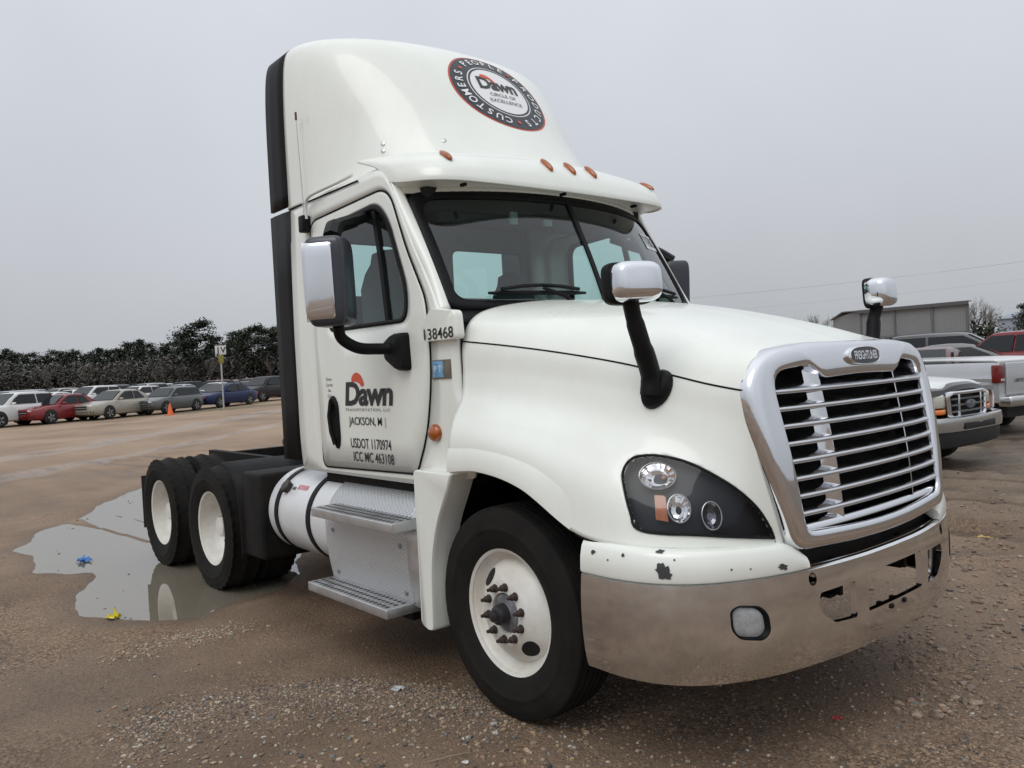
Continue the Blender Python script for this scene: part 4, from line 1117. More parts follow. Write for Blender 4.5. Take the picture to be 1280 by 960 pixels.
def poly_sd(P, X, Y):
    """signed distance to a polygon (negative inside), vectorised"""
    D = np.full(X.shape, 1e9); ins = np.zeros(X.shape, bool); n = len(P)
    for i in range(n):
        (ax, ay), (bx, by) = P[i], P[(i+1) % n]
        ex, ey = bx-ax, by-ay; t = np.clip(((X-ax)*ex+(Y-ay)*ey)/(ex*ex+ey*ey), 0, 1)
        D = np.minimum(D, np.hypot(X-ax-t*ex, Y-ay-t*ey))
        c = ((ay > Y) != (by > Y)); with_ = np.where(c, (bx-ax)*(Y-ay)/((by-ay) if by != ay else 1e-9)+ax, -1e9)
        ins ^= c & (X < with_)
    return np.where(ins, -D, D)
def vnoise(X, Y, s, seed=0.):
    f = np.vectorize(lambda x, y: noise.noise(Vector((x*s+seed, y*s-seed, seed*.7))))
    return f(X, Y)
def axis_pts(lo, hi, step, far):
    a = list(np.arange(lo, hi, step)); s = step; p = hi
    while p < far: a.append(p); s *= 1.22; p += s
    s = step; p = lo
    while p > -far: s *= 1.22; p -= s; a.insert(0, p)
    return np.array(a)
gxs = axis_pts(-9.5, 4.6, .075, 1500); gys = axis_pts(-4.2, 10.5, .075, 1500)
GX, GY = np.meshgrid(gxs, gys, indexing='ij')
near = (np.abs(GX+2) < 16) & (np.abs(GY-3) < 16)
GZ = np.zeros_like(GX)
lowf = np.zeros_like(GX); hif = np.zeros_like(GX); rg = np.zeros_like(GX)
ix = np.where(near)
lowf[ix] = vnoise(GX[ix], GY[ix], .55, 3.1); hif[ix] = vnoise(GX[ix], GY[ix], 3.2, 9.7); rg[ix] = vnoise(GX[ix], GY[ix], 9., 5.)
rough = np.clip((GY-GX*.15-1.6)/3, 0, 1)       # churned ground past the truck's nose
GZ = GZ + .010*lowf + .006*hif*(1+3.6*rough) + .004*rg*(1+5*rough)
# wheel ruts crossing the churned ground
for k, (c0, ang) in enumerate(((4.3,.10),(6.0,.12),(7.4,.05),(5.1,.2))):
    dd = (GY-c0)-ang*(GX-2)+.12*lowf
    GZ += np.where(near, rough*(-.055*np.exp(-(dd/.16)**2)+.045*np.exp(-((np.abs(dd)-.30)/.12)**2)), 0)
# two faint ruts where the truck rolled in
for c0 in (-1.05, 1.05):
    dd = GY-c0; GZ += np.where((GX < -.1) & near, -.006*np.exp(-(dd/.16)**2), 0)
for P, depth in ((PUD, .030),):
    sd = poly_sd(P, GX, GY)+.06+np.where(near, .07*lowf+.07*hif, 0)
    k = np.clip(-sd/.35, -1, 1)
    m_ = sd < .8
    base = -.014-depth*np.clip(-sd/.5, 0, 1)+.024*np.clip(sd/.32, 0, 1)
    bl_ = np.clip((.8-sd)/.6, 0, 1)
    GZ = np.where(m_, GZ*(1-.75*bl_)+base*bl_, GZ)
# drier ridge across the water behind the rear wheels
dd = (GY+1.05)-.10*(GX+7.5); GZ += np.where((np.abs(GX+7.6) < 1.3), .048*np.exp(-(dd/.08)**2), 0)
dd = (GY+.55)-.10*(GX+7.5); GZ += np.where((np.abs(GX+7.8) < .9), .042*np.exp(-(dd/.06)**2), 0)
# let the wheels stand on it
for wx, wy in ((0,-1.0),(0,1.0)):
    r_ = np.hypot((GX-wx)/.24, (GY-wy)/.2); GZ = np.where(r_ < 1.6, np.minimum(GZ, .0)*np.clip(r_-.6, 0, 1)-.003*(r_ < 1), GZ)
TZ = np.vectorize(terrain)(GX, GY)
GZ = GZ+TZ
nx_, ny_ = GX.shape
gv = np.stack([GX, GY, GZ], -1).reshape(-1, 3)
idx = np.arange(nx_*ny_).reshape(nx_, ny_)
gf = np.stack([idx[:-1,:-1], idx[1:,:-1], idx[1:,1:], idx[:-1,1:]], -1).reshape(-1, 4)
def np_mesh(name, V, F, mats, smooth=True):
    me = bpy.data.meshes.new(name); n = F.shape[1]
    me.vertices.add(len(V)); me.vertices.foreach_set('co', V.astype(np.float32).ravel())
    me.loops.add(F.size); me.loops.foreach_set('vertex_index', F.astype(np.int32).ravel())
    me.polygons.add(len(F)); me.polygons.foreach_set('loop_start', np.arange(0, F.size, n, dtype=np.int32))
    me.polygons.foreach_set('use_smooth', np.full(len(F), smooth))
    for m in mats: me.materials.append(m)
    me.update(calc_edges=True); me.validate(); return me

def line_mask(n, l, tc, p, q, half, soft, nscale=.35, namp=1.2):
    """1 near the plan line p-q, with a noisy edge; returns output socket"""
    p, q = np.array(p[:2]), np.array(q[:2]); t = (q-p)/np.linalg.norm(q-p); nr = np.array([-t[1], t[0]])
    dt = n.new('ShaderNodeVectorMath'); dt.operation = 'DOT_PRODUCT'; dt.inputs[1].default_value = (nr[0], nr[1], 0)
    l.new(tc, dt.inputs[0])
    no = n.new('ShaderNodeTexNoise'); no.inputs['Scale'].default_value = nscale; no.inputs['Detail'].default_value = 5; l.new(tc, no.inputs['Vector'])
    a = n.new('ShaderNodeMath'); a.operation = 'SUBTRACT'; a.inputs[1].default_value = float(p@nr); l.new(dt.outputs['Value'], a.inputs[0])
    b = n.new('ShaderNodeMath'); b.operation = 'MULTIPLY_ADD'; b.inputs[1].default_value = namp*2; l.new(no.outputs[0], b.inputs[0])
    c = n.new('ShaderNodeMath'); c.operation = 'SUBTRACT'; c.inputs[1].default_value = namp
    l.new(a.outputs[0], b.inputs[2]); l.new(b.outputs[0], c.inputs[0])
    e = n.new('ShaderNodeMath'); e.operation = 'ABSOLUTE'; l.new(c.outputs[0], e.inputs[0])
    r = n.new('ShaderNodeMapRange'); r.interpolation_type = 'SMOOTHSTEP'; r.inputs[1].default_value = half; r.inputs[2].default_value = half+soft
    r.inputs[3].default_value = 1; r.inputs[4].default_value = 0; l.new(e.outputs[0], r.inputs[0])
    return r.outputs[0]
def ground_mat():
    m = bpy.data.materials.new('wet_dirt'); m.use_nodes = True
    n, l = m.node_tree.nodes, m.node_tree.links; b = n['Principled BSDF']
    g = n.new('ShaderNodeNewGeometry'); P = g.outputs['Position']
    def nz(scale, det=6, rough=.6, dist=0.):
        t = n.new('ShaderNodeTexNoise'); t.inputs['Scale'].default_value = scale; t.inputs['Detail'].default_value = det
        t.inputs['Roughness'].default_value = rough; t.inputs['Distortion'].default_value = dist; l.new(P, t.inputs['Vector']); return t.outputs[0]
    def ramp(s, stops):
        r = n.new('ShaderNodeValToRGB'); e = r.color_ramp.elements
        e[0].position, e[0].color = stops[0][0], (*stops[0][1], 1); e[1].position, e[1].color = stops[-1][0], (*stops[-1][1], 1)
        for p_, c_ in stops[1:-1]: k = e.new(p_); k.color = (*c_, 1)
        l.new(s, r.inputs[0]); return r.outputs[0]
    def mix(f, a, b_, mode='MIX'):
        x = n.new('ShaderNodeMix'); x.data_type = 'RGBA'; x.blend_type = mode
        if isinstance(f, float): x.inputs[0].default_value = f
        else: l.new(f, x.inputs[0])
        for i, s in ((6, a), (7, b_)):
            if isinstance(s, tuple): x.inputs[i].default_value = (*s, 1)
            else: l.new(s, x.inputs[i])
        return x.outputs[2]
    def rng_(s, a, b_, c, d):
        r = n.new('ShaderNodeMapRange'); r.inputs[1].default_value = a; r.inputs[2].default_value = b_; r.inputs[3].default_value = c; r.inputs[4].default_value = d
        l.new(s, r.inputs[0]); return r.outputs[0]
    big = nz(.5, 8, .62)
    base = ramp(big, [(.30, (.152,.100,.066)), (.46, (.212,.146,.099)), (.60, (.252,.178,.123)), (.75, (.300,.215,.152))])
    # sand and grit, seen close up
    fine = nz(42, 6, .75); base = mix(.55, base, ramp(fine, [(.25, (.35,.34,.33)), (.5, (.95,.95,.95)), (.75, (1.5,1.48,1.45))]), 'MULTIPLY')
    vo = n.new('ShaderNodeTexVoronoi'); vo.inputs['Scale'].default_value = 75; l.new(P, vo.inputs['Vector'])
    peb = ramp(vo.outputs['Color'], [(.2, (.45,.43,.42)), (.5, (.85,.80,.75)), (.8, (1.7,1.65,1.6))])
    patch = rng_(nz(.9, 5, .6), .46, .62, 0, .85)
    base = mix(patch, base, mix(1.0, base, peb, 'MULTIPLY'))
    # paler, drier sand away over the yard
    cx = n.new('ShaderNodeVectorMath'); cx.operation = 'DISTANCE'; cx.inputs[1].default_value = (2, -2, 0); l.new(P, cx.inputs[0])
    far = rng_(cx.outputs['Value'], 8, 26, 0, .9)
    sand = ramp(nz(.22, 7, .6), [(.3, (.245,.166,.112)), (.52, (.335,.238,.166)), (.72, (.40,.295,.212))])
    sep = n.new('ShaderNodeSeparateXYZ'); l.new(P, sep.inputs[0])
    lefty = rng_(sep.outputs['X'], -3, -9, 0, 1)
    fm = n.new('ShaderNodeMath'); fm.operation = 'MULTIPLY'; l.new(far, fm.inputs[0]); l.new(lefty, fm.inputs[1])
    base = mix(fm.outputs[0], base, sand)
    # churned, darker mud with grass stain on the other side
    rightm = rng_(sep.outputs['Y'], 3.0, 9.0, 0, 1)
    rx = rng_(sep.outputs['X'], -9, -4, 0, 1)
    fm2 = n.new('ShaderNodeMath'); fm2.operation = 'MULTIPLY'; l.new(rightm, fm2.inputs[0]); l.new(rx, fm2.inputs[1])
    mud = ramp(nz(1.3, 8, .7), [(.3, (.085,.066,.047)), (.5, (.155,.122,.092)), (.7, (.235,.19,.15))])
    base = mix(fm2.outputs[0], base, mud)
    # wet tracks on the far side and grass verge by the parked rows
    A_, B_ = onZ(0, 577, 0), onZ(350, 517, 0)
    wet = line_mask(n, l, P, A_, B_, .25, .9, .25, 1.6)
    A2, B2 = onZ(0, 600, 0), onZ(350, 533, 0)
    wet2 = line_mask(n, l, P, A2, B2, .1, .5, .3, 1.2)
    gr0, gr1 = yard(39.5, -26), yard(49.5, -14.5)
    grass = line_mask(n, l, P, gr0, gr1, .5, 2.2, .5, 2.0)
    gcol = ramp(nz(3.0, 6, .7), [(.35, (.085,.078,.040)), (.6, (.155,.135,.075))])
    gm = n.new('ShaderNodeMath'); gm.operation = 'MULTIPLY'; l.new(grass, gm.inputs[0]); gm.inputs[1].default_value = .75
    base = mix(gm.outputs[0], base, gcol)
    wm = n.new('ShaderNodeMath'); wm.operation = 'MAXIMUM'; l.new(wet, wm.inputs[0]); l.new(wet2, wm.inputs[1])
    # low ground is damp: darker and shinier (water soaks the dips)
    lowz = rng_(sep.outputs['Z'], -.012, .006, 1, 0)
    damp = n.new('ShaderNodeMath'); damp.operation = 'MAXIMUM'; l.new(lowz, damp.inputs[0])
    dn = rng_(nz(.35, 5, .6), .50, .66, 0, .65); l.new(dn, damp.inputs[1])
    base = mix(damp.outputs[0], base, mix(1.0, base, (.62,.60,.57), 'MULTIPLY'))
    l.new(base, b.inputs['Base Color'])
    r0 = rng_(fine, .3, .7, .92, .62)
    ra = n.new('ShaderNodeMath'); ra.operation = 'MULTIPLY_ADD'; ra.inputs[1].default_value = -.30; l.new(damp.outputs[0], ra.inputs[0]); l.new(r0, ra.inputs[2])
    rb = n.new('ShaderNodeMath'); rb.operation = 'MULTIPLY_ADD'; rb.inputs[1].default_value = -.50; rb.use_clamp = True; l.new(wm.outputs[0], rb.inputs[0]); l.new(ra.outputs[0], rb.inputs[2])
    l.new(rb.outputs[0], b.inputs['Roughness']); b.inputs['Specular IOR Level'].default_value = .28
    h1 = n.new('ShaderNodeMath'); h1.operation = 'MULTIPLY_ADD'; h1.inputs[1].default_value = -.6; l.new(vo.outputs['Distance'], h1.inputs[0]); l.new(fine, h1.inputs[2])
    bp = n.new('ShaderNodeBump'); bp.inputs['Strength'].default_value = .75; bp.inputs['Distance'].default_value = .012
    l.new(h1.outputs[0], bp.inputs['Height']); l.new(bp.outputs[0], b.inputs['Normal'])
    return m
GROUND = ground_mat()
ground = bpy.data.objects.new('ground', np_mesh('ground', gv, gf, [GROUND])); C.objects.link(ground); ground['kind'] = 'structure'
def gz(x, y):
    i = min(max(np.searchsorted(gxs, x)-1, 0), len(gxs)-2); j = min(max(np.searchsorted(gys, y)-1, 0), len(gys)-2)
    tx = (x-gxs[i])/(gxs[i+1]-gxs[i]); ty = (y-gys[j])/(gys[j+1]-gys[j])
    return float(GZ[i,j]*(1-tx)*(1-ty)+GZ[i+1,j]*tx*(1-ty)+GZ[i,j+1]*(1-tx)*ty+GZ[i+1,j+1]*tx*ty)
# standing water
def water_mat():
    m = bpy.data.materials.new('puddle_water'); m.use_nodes = True
    n, l = m.node_tree.nodes, m.node_tree.links; n.clear()
    out = n.new('ShaderNodeOutputMaterial'); mx = n.new('ShaderNodeMixShader')
    di = n.new('ShaderNodeBsdfDiffuse'); di.inputs[0].default_value = (.27,.235,.18,1)
    tr = n.new('ShaderNodeBsdfTransparent'); tr.inputs[0].default_value = (.75,.70,.62,1)
    m2 = n.new('ShaderNodeMixShader'); m2.inputs[0].default_value = .22
    l.new(di.outputs[0], m2.inputs[1]); l.new(tr.outputs[0], m2.inputs[2])
    gl = n.new('ShaderNodeBsdfGlossy'); gl.inputs['Roughness'].default_value = .015
    lw = n.new('ShaderNodeLayerWeight'); lw.inputs[0].default_value = .5; pw = n.new('ShaderNodeMath'); pw.operation = 'POWER'; pw.inputs[1].default_value = 3.2; l.new(lw.outputs['Facing'], pw.inputs[0])
    fr = n.new('ShaderNodeMath'); fr.operation = 'MULTIPLY_ADD'; fr.inputs[1].default_value = .88; fr.inputs[2].default_value = .04; l.new(pw.outputs[0], fr.inputs[0])
    g = n.new('ShaderNodeNewGeometry'); no = n.new('ShaderNodeTexNoise'); no.inputs['Scale'].default_value = 5; no.inputs['Detail'].default_value = 3
    l.new(g.outputs['Position'], no.inputs['Vector'])
    bp = n.new('ShaderNodeBump'); bp.inputs['Strength'].default_value = .06; bp.inputs['Distance'].default_value = .01
    l.new(no.outputs[0], bp.inputs['Height']); l.new(bp.outputs[0], gl.inputs['Normal'])
    l.new(fr.outputs[0], mx.inputs[0]); l.new(m2.outputs[0], mx.inputs[1]); l.new(gl.outputs[0], mx.inputs[2]); l.new(mx.outputs[0], out.inputs[0])
    return m
WATER = water_mat()
for P in (PUD,):
    c = np.mean(P, axis=0)
    lp = [np.array(p)+(np.array(p)-c)/np.linalg.norm(np.array(p)-c)*.55 for p in P]
    w = MB().add([(x, y, -.0085) for x, y in lp], [list(range(len(lp)))]).build('puddle_water', WATER, smooth=False); w['kind'] = 'structure'
# gravel
def gravel_mat():
    m = bpy.data.materials.new('gravel'); m.use_nodes = True
    n, l = m.node_tree.nodes, m.node_tree.links; b = n['Principled BSDF']
    a = n.new('ShaderNodeAttribute'); a.attribute_name = 'stone'
    g = n.new('ShaderNodeNewGeometry'); no = n.new('ShaderNodeTexNoise'); no.inputs['Scale'].default_value = 160; l.new(g.outputs['Position'], no.inputs['Vector'])
    mr = n.new('ShaderNodeMapRange'); mr.inputs[1].default_value = .3; mr.inputs[2].default_value = .7; mr.inputs[3].default_value = .7; mr.inputs[4].default_value = 1.25; l.new(no.outputs[0], mr.inputs[0])
    v = n.new('ShaderNodeVectorMath'); v.operation = 'SCALE'; l.new(a.outputs['Color'], v.inputs[0]); l.new(mr.outputs[0], v.inputs['Scale'])
    l.new(v.outputs[0], b.inputs['Base Color']); b.inputs['Roughness'].default_value = .55
    return m
bm = bmesh.new(); bmesh.ops.create_icosphere(bm, subdivisions=1, radius=1)
ICO_V = np.array([v.co[:] for v in bm.verts]); bm.verts.index_update(); ICO_F = np.array([[v.index for v in f.verts] for f in bm.faces]); bm.free()
def stones(name, pos, size, cols, label=None):
    """one mesh of many small uneven stones"""
    N = len(pos)
    jit = 1+rng.uniform(-.28, .28, (N, len(ICO_V), 1))
    sc = np.stack([rng.uniform(.75,1.3,N), rng.uniform(.65,1.1,N), rng.uniform(.4,.8,N)], -1)[:, None]*size[:, None, None]
    V = ICO_V[None]*jit*sc
    a = rng.uniform(0, 2*pi, N); ca, sa = np.cos(a)[:, None], np.sin(a)[:, None]
    X = V[..., 0]*ca-V[..., 1]*sa; Y = V[..., 0]*sa+V[..., 1]*ca
    V = np.stack([X, Y, V[..., 2]], -1)+pos[:, None]
    F = (ICO_F[None]+(np.arange(N)*len(ICO_V))[:, None, None]).reshape(-1, 3)
    me = np_mesh(name, V.reshape(-1, 3), F, [GRAVEL], smooth=False)
    at = me.color_attributes.new('stone', 'FLOAT_COLOR', 'POINT')
    col = np.repeat(np.concatenate([cols, np.ones((N, 1))], 1), len(ICO_V), 0).astype(np.float32)
    at.data.foreach_set('color', col.ravel())
    o = bpy.data.objects.new(name, me); C.objects.link(o); o['kind'] = 'stuff'
    if label: o['label'] = label
    return o
GRAVEL = gravel_mat()
PAL = np.array([(.21,.15,.108),(.15,.108,.08),(.29,.215,.155),(.085,.083,.080),(.15,.145,.138),(.38,.325,.245),(.33,.235,.14),(.48,.46,.42),(.22,.13,.09),(.055,.055,.058)])
def scatter(n, fpos, smin, smax, wts, sp=2.0):
    pts = [];
    while len(pts) < n:
        q = fpos()
        if q is None: continue
        x, y = q
        z = gz(x, y)
        pts.append((x, y, z))
    pos = np.array(pts); size = smin+(smax-smin)*rng.random(n)**sp
    pos[:, 2] += size*.12
    w = np.array(wts, float); w /= w.sum()
    cols = PAL[rng.choice(len(PAL), n, p=w)]*rng.uniform(.75, 1.2, (n, 1))
    return pos, size, cols
def f_disc(cx, cy, r):
    def f():
        a, q = rng.random()*2*pi, sqrt(rng.random())*r; return cx+q*cos(a), cy+q*sin(a)
    return f
sets = []
# general scatter over the near yard, thinning out; denser drifts in noise patches
def f_gen():
    x, y = rng.uniform(-8, 4.5), rng.uniform(-4, 9)
    d = hypot(x-CAM_P[0], y-CAM_P[1])
    k = noise.noise(Vector((x*.8, y*.8, 2.)))*.5+.5
    if rng.random() > k*k*1.6*min(1, 3/d)**.7: return None
    if poly_sd(PUD, np.array([x]), np.array([y]))[0] < .05: return None
    return x, y
sets.append(scatter(15000, f_gen, .0022, .0095, (6,4,5,.8,.8,.8,.9,.35,1.2,.5), 2.6))
# the drift of mixed gravel in the foreground
DR = [onZ(*p, 0)[:2] for p in ((150,905),(260,868),(380,850),(470,848),(560,858),(640,870))]
def f_drift():
    i = rng.integers(0, len(DR)-1); t = rng.random(); q = DR[i]*(1-t)+DR[i+1]*t
    tow_ = (CAM_P[:2]-q)/np.linalg.norm(CAM_P[:2]-q)
    q = q+tow_*abs(rng.normal(.05, .28))+rng.normal(0, .05, 2)
    return q[0], q[1]
sets.append(scatter(9500, f_drift, .003, .0105, (6,4,5,1.6,1.6,1.6,1.6,.6,1.6,.8), 2.4))
# coarse pebbles in it
def f_drift2():
    q = onZ(rng.uniform(120, 760), rng.uniform(868, 960)-rng.uniform(0,60)*(rng.random() < .2), 0); return q[0], q[1]
sets.append(scatter(900, f_drift2, .006, .017, (4,2,4,1.8,1.6,2,2,.9,1.3,.8), 2.2))
# pale chips in a streak by the puddle
PA, PB_ = onZ(150, 818, 0)[:2], onZ(300, 785, 0)[:2]
def f_pale():
    t = rng.random(); q = PA*(1-t)+PB_*t; q = q+rng.normal(0, .10, 2); return q[0], q[1]
sets.append(scatter(520, f_pale, .005, .014, (1,.3,4,0,.2,4,2.5,.4,.3,0), 1.8))
# rubble on the churned side
def f_rub():
    x, y = rng.uniform(-.5, 6), rng.uniform(1.0, 10)
    return (x, y) if rng.random() < (noise.noise(Vector((x*1.3, y*1.3, 7.)))*.5+.5)**2*1.5 else None
sets.append(scatter(3800, f_rub, .004, .020, (6,6,4,.7,.6,.5,.6,.2,1.3,.8), 2.8))
# under the bumper
def f_und():
    q = onZ(rng.uniform(700, 1280), rng.uniform(800, 960), 0); return q[0], q[1]
sets.append(scatter(4500, f_und, .003, .011, (6,5,4,.8,.8,.7,.8,.25,1.2,.8), 2.4))
# bits of leaf and grit lying in the shallow water
def f_pud():
    x, y = rng.uniform(-11, -3), rng.uniform(-2.3, .6)
    s_ = poly_sd(PUD, np.array([x]), np.array([y]))[0]
    return (x, y) if -.5 < s_ < -.02 and rng.random() < .25+.75*math.exp(s_/.12) else None
q_ = scatter(45, f_pud, .005, .018, (2,5,0,0,0,0,.2,0,1,5), 2.2); q_[0][:, 2] = np.maximum(q_[0][:, 2], -.0085); sets.append(q_)
# clods of churned earth beside the nose
def f_clod():
    q = onZ(rng.uniform(1120, 1420), rng.uniform(585, 900), 0)
    return (q[0], q[1]) if rng.random() < (noise.noise(Vector((q[0]*1.1, q[1]*1.1, 4.)))*.5+.5)**2*1.8 else None
sets.append(scatter(2200, f_clod, .005, .026, (8,8,4,0,.2,.1,.2,.05,1.5,.4), 3.2))
stones('gravel', np.concatenate([s[0] for s in sets]), np.concatenate([s[1] for s in sets]), np.concatenate([s[2] for s in sets]), 'loose mixed gravel strewn over the wet dirt')
# ================================================================== trees
BARK = mat('bark', (.075,.060,.048), .9, var=.4, vscale=3)
def leafmat(name, c0, c1):
    m = mat(name, c1, .75, spec=.2, col2=c0, vscale=.9); return m
PINE = leafmat('pine_needles', (.056,.070,.050), (.100,.114,.080))
PINE2 = leafmat('oak_leaves', (.024,.028,.016), (.058,.058,.034))
TWIG = mat('twigs', (.20,.18,.165), .95, var=.35, vscale=.4, spec=.1)
BRUSH = mat('brush', (.160,.153,.142), .95, col2=(.125,.125,.110), vscale=.12, spec=.1)
def cards(centres, size, rnd, aspect=.6):
    V, F = [], []
    for c in centres:
        a = rnd.uniform(0, 2*pi); t = rnd.uniform(-.9, .9); s = size*rnd.uniform(.6, 1.3)
        u = Vector((cos(a)*cos(t), sin(a)*cos(t), sin(t))); w = u.cross(Vector((rnd.uniform(-1,1), rnd.uniform(-1,1), 1))).normalized()
        c = Vector(c); o = len(V); q = s*aspect
        V += [c-u*s, c-u*s*.2+w*q, c+u*s, c+u*s*.1-w*q]; F.append((o, o+1, o+2, o+3))
    return V, F
def soft_normals(me, fn):
    n_ = [fn(v.co) for v in me.vertices]; me.polygons.foreach_set('use_smooth', [True]*len(me.polygons))
    me.normals_split_custom_set_from_vertices([v.normalized() for v in n_]); return me
def pine_meshes(seed, h=1.0, dens=1.0, broad=.27):
    """unit-height pine: trunk with limbs, crown of needle clumps on whorled boughs"""
    r = random.Random(seed); tk = MB(); cr_ = MB()
    bend = [Vector((0,0,0)), Vector((r.uniform(-.015,.015), r.uniform(-.015,.015), .5)), Vector((r.uniform(-.03,.03), r.uniform(-.03,.03), .98))]
    tk.tube([Vector(p) for p in spline(bend, 4)], [.018*(1-.85*k/8) for k in range(9)], 6)
    base = r.uniform(.20, .30); n = int(46*dens); cen = []
    for i in range(n):
        t = (i+r.random())/n; z = base+(1-base)*t**.9
        prof = (sin(pi*min(1, .12+.95*(1-t)))**.7)*broad*(1.0-.35*t)
        L_ = prof*r.uniform(.55, 1.15); a = r.uniform(0, 2*pi)
        e = Vector((cos(a)*L_, sin(a)*L_, L_*r.uniform(-.05,.45)))
        p0 = Vector((0,0,z)); p1 = p0+e
        tk.tube([p0, p0+e*.6+Vector((0,0,-.01)), p1], [.006,.004,.002], 4)
        for k in range(int(80*dens)):
            q = p0+e*r.uniform(.45, 1.08)
            s = .040+.022*(1-t); cen.append(q+Vector((r.gauss(0,s), r.gauss(0,s), r.gauss(0,s*.55))))
    V, F = cards(cen, .019, r, .5); cr_.add(V, F)
    return tk.mesh('trunk', BARK), soft_normals(cr_.mesh('crown', PINE, smooth=False), lambda p: Vector((p.x*2.2, p.y*2.2, (p.z-.5)*.9+.25)))
def bare_meshes(seed):
    r = random.Random(seed); tk = MB(); tw = MB()
    def grow(p, d, L_, rad, lev):
        q = p+d*L_*.5+Vector((r.uniform(-1,1), r.uniform(-1,1), r.uniform(-1,1)))*L_*.06; e = p+d*L_
        (tk if lev < 2 else tw).tube([p, q, e], [rad, rad*.8, rad*.6], 5 if lev < 2 else 3, cap=False)
        if lev >= 4: return
        for k in range(r.choice((3,4,4)) if lev else 5):
            ax = Vector((r.gauss(0,1), r.gauss(0,1), r.gauss(0,1))).normalized()
            nd = (d+ax*r.uniform(.35,.75)+Vector((0,0,.16))).normalized()
            grow(p+d*L_*r.uniform(.45,1.0), nd, L_*r.uniform(.52,.75), rad*.5, lev+1)
    grow(Vector((0,0,0)), Vector((r.uniform(-.05,.05), r.uniform(-.05,.05), 1)).normalized(), .40, .014, 0)
    zmax = max(v[2] for v in tw.v)
    for m in (tk, tw): m.v = [(x/zmax, y/zmax, z/zmax) for x, y, z in m.v]
    return tk.mesh('trunk', BARK), tw.mesh('crown', TWIG, smooth=False)
pines = [pine_meshes(s, broad=b, dens=d) for s, b, d in ((1,.27,1.1),(2,.33,1.15),(3,.22,1.0),(4,.38,1.2))]
bares = [bare_meshes(s) for s in (11,12,13)]
def tree(name, meshes, x, y, h, label, group, wide=1.0, rz=None):
    t = empty(name, (x, y, terrain(x, y)-.1), rz if rz is not None else random.uniform(0, 6.28), label, 'tree', group)
    for nm_, me in zip(('trunk', 'crown'), meshes):
        o = bpy.data.objects.new(nm_, me); C.objects.link(o); o.parent = t
    t.scale = (h*wide, h*wide, h); return t
def at_px(px, d):
    """ground position d metres deep in the direction measured at column px near the horizon"""
    hz_ = 495.2-.0533*px
    o, v = ray(px, hz_); q = o+v*d; return q[0], q[1]
def hgt(px, py, d):
    return (ray(px, py)[0]+ray(px, py)[1]*d)[2]
TD = 190.
big = [(250,405,4,175),(232,420,3,182),(318,411,4,172),(338,415,2,178),(300,418,2,180),(270,424,2,185),(287,428,3,188)]
for px, py, k, d in big:
    x, y = at_px(px, d); tree('pine_tree', pines[k-1], x, y, hgt(px, py, d)+.3-terrain(x, y), {250:'tallest broad pine of the wood, rising just beside the letter sign', 232:'tall pine leaning on the tallest pine, above the dark grey hatchback', 318:'broad tall pine rising behind the black crossover', 338:'tall pine at the wood edge, partly hidden by the truck cab', 300:'narrower pine between the letter sign and the broad pine'}.get(px, 'lower pine filling the gap behind the letter sign'), 'tall pines of the tree line', 1.05)
mids_ = [(2,446),(14,441),(24,445),(40,447),(58,446),(74,441),(86,444),(98,440),(112,444),(124,439),(137,443),(150,440),(163,432),(176,429),(186,434),(196,439),(207,436),(217,431),(-14,444),(-30,441),(352,414),(366,418),(382,413),(398,420),(-48,445),(-66,440),(414,416),(432,419)]
rt = random.Random(5)
for i, (px, py) in enumerate(mids_):
    d = TD+rt.uniform(-8, 12); x, y = at_px(px, d)
    tree('pine_tree', pines[rt.choice((0,1,2))], x, y, hgt(px, py, d)+rt.uniform(-.3,.4), 'dark green pine standing along the wooded edge of the lot', 'pines along the wooded edge', rt.uniform(.8,1.15))
for i in range(46):
    px = -70+i*9.6+rt.uniform(-4,4); d = TD-16+rt.uniform(-6, 6); x, y = at_px(px, d)
    py = (495-.0533*px)-rt.uniform(24, 40)
    tree('bare_tree', bares[i % 3], x, y, hgt(px, py, d), 'leafless grey brown tree in the thicket at the lot edge', 'bare trees of the thicket', rt.uniform(.75,1.05))
# undergrowth that closes the wood: one mass nobody could count
V, F = [], []
cen = []
for i in range(60000):
    px = rt.uniform(-130, 470); d = TD-12+rt.uniform(-8, 26); x, y = at_px(px, d)
    top = (8.2+1.8*noise.noise(Vector((px*.04, 1.3, 0)))); cen.append((x, y, rt.random()**.9*top))
V, F = cards(cen, .50, rt, .26)
tk_ = MB().add(V, F).build('thicket', BRUSH, smooth=False)
soft_normals(tk_.data, lambda p: Vector((-VD[0]*.8+.3*sin(p.x*1.7+p.z), -VD[1]*.8+.3*sin(p.y*2.1-p.z), .55+.12*p.z)))
tag(tk_, 'dense leafless brush filling the wood behind the parked cars', kind='stuff')
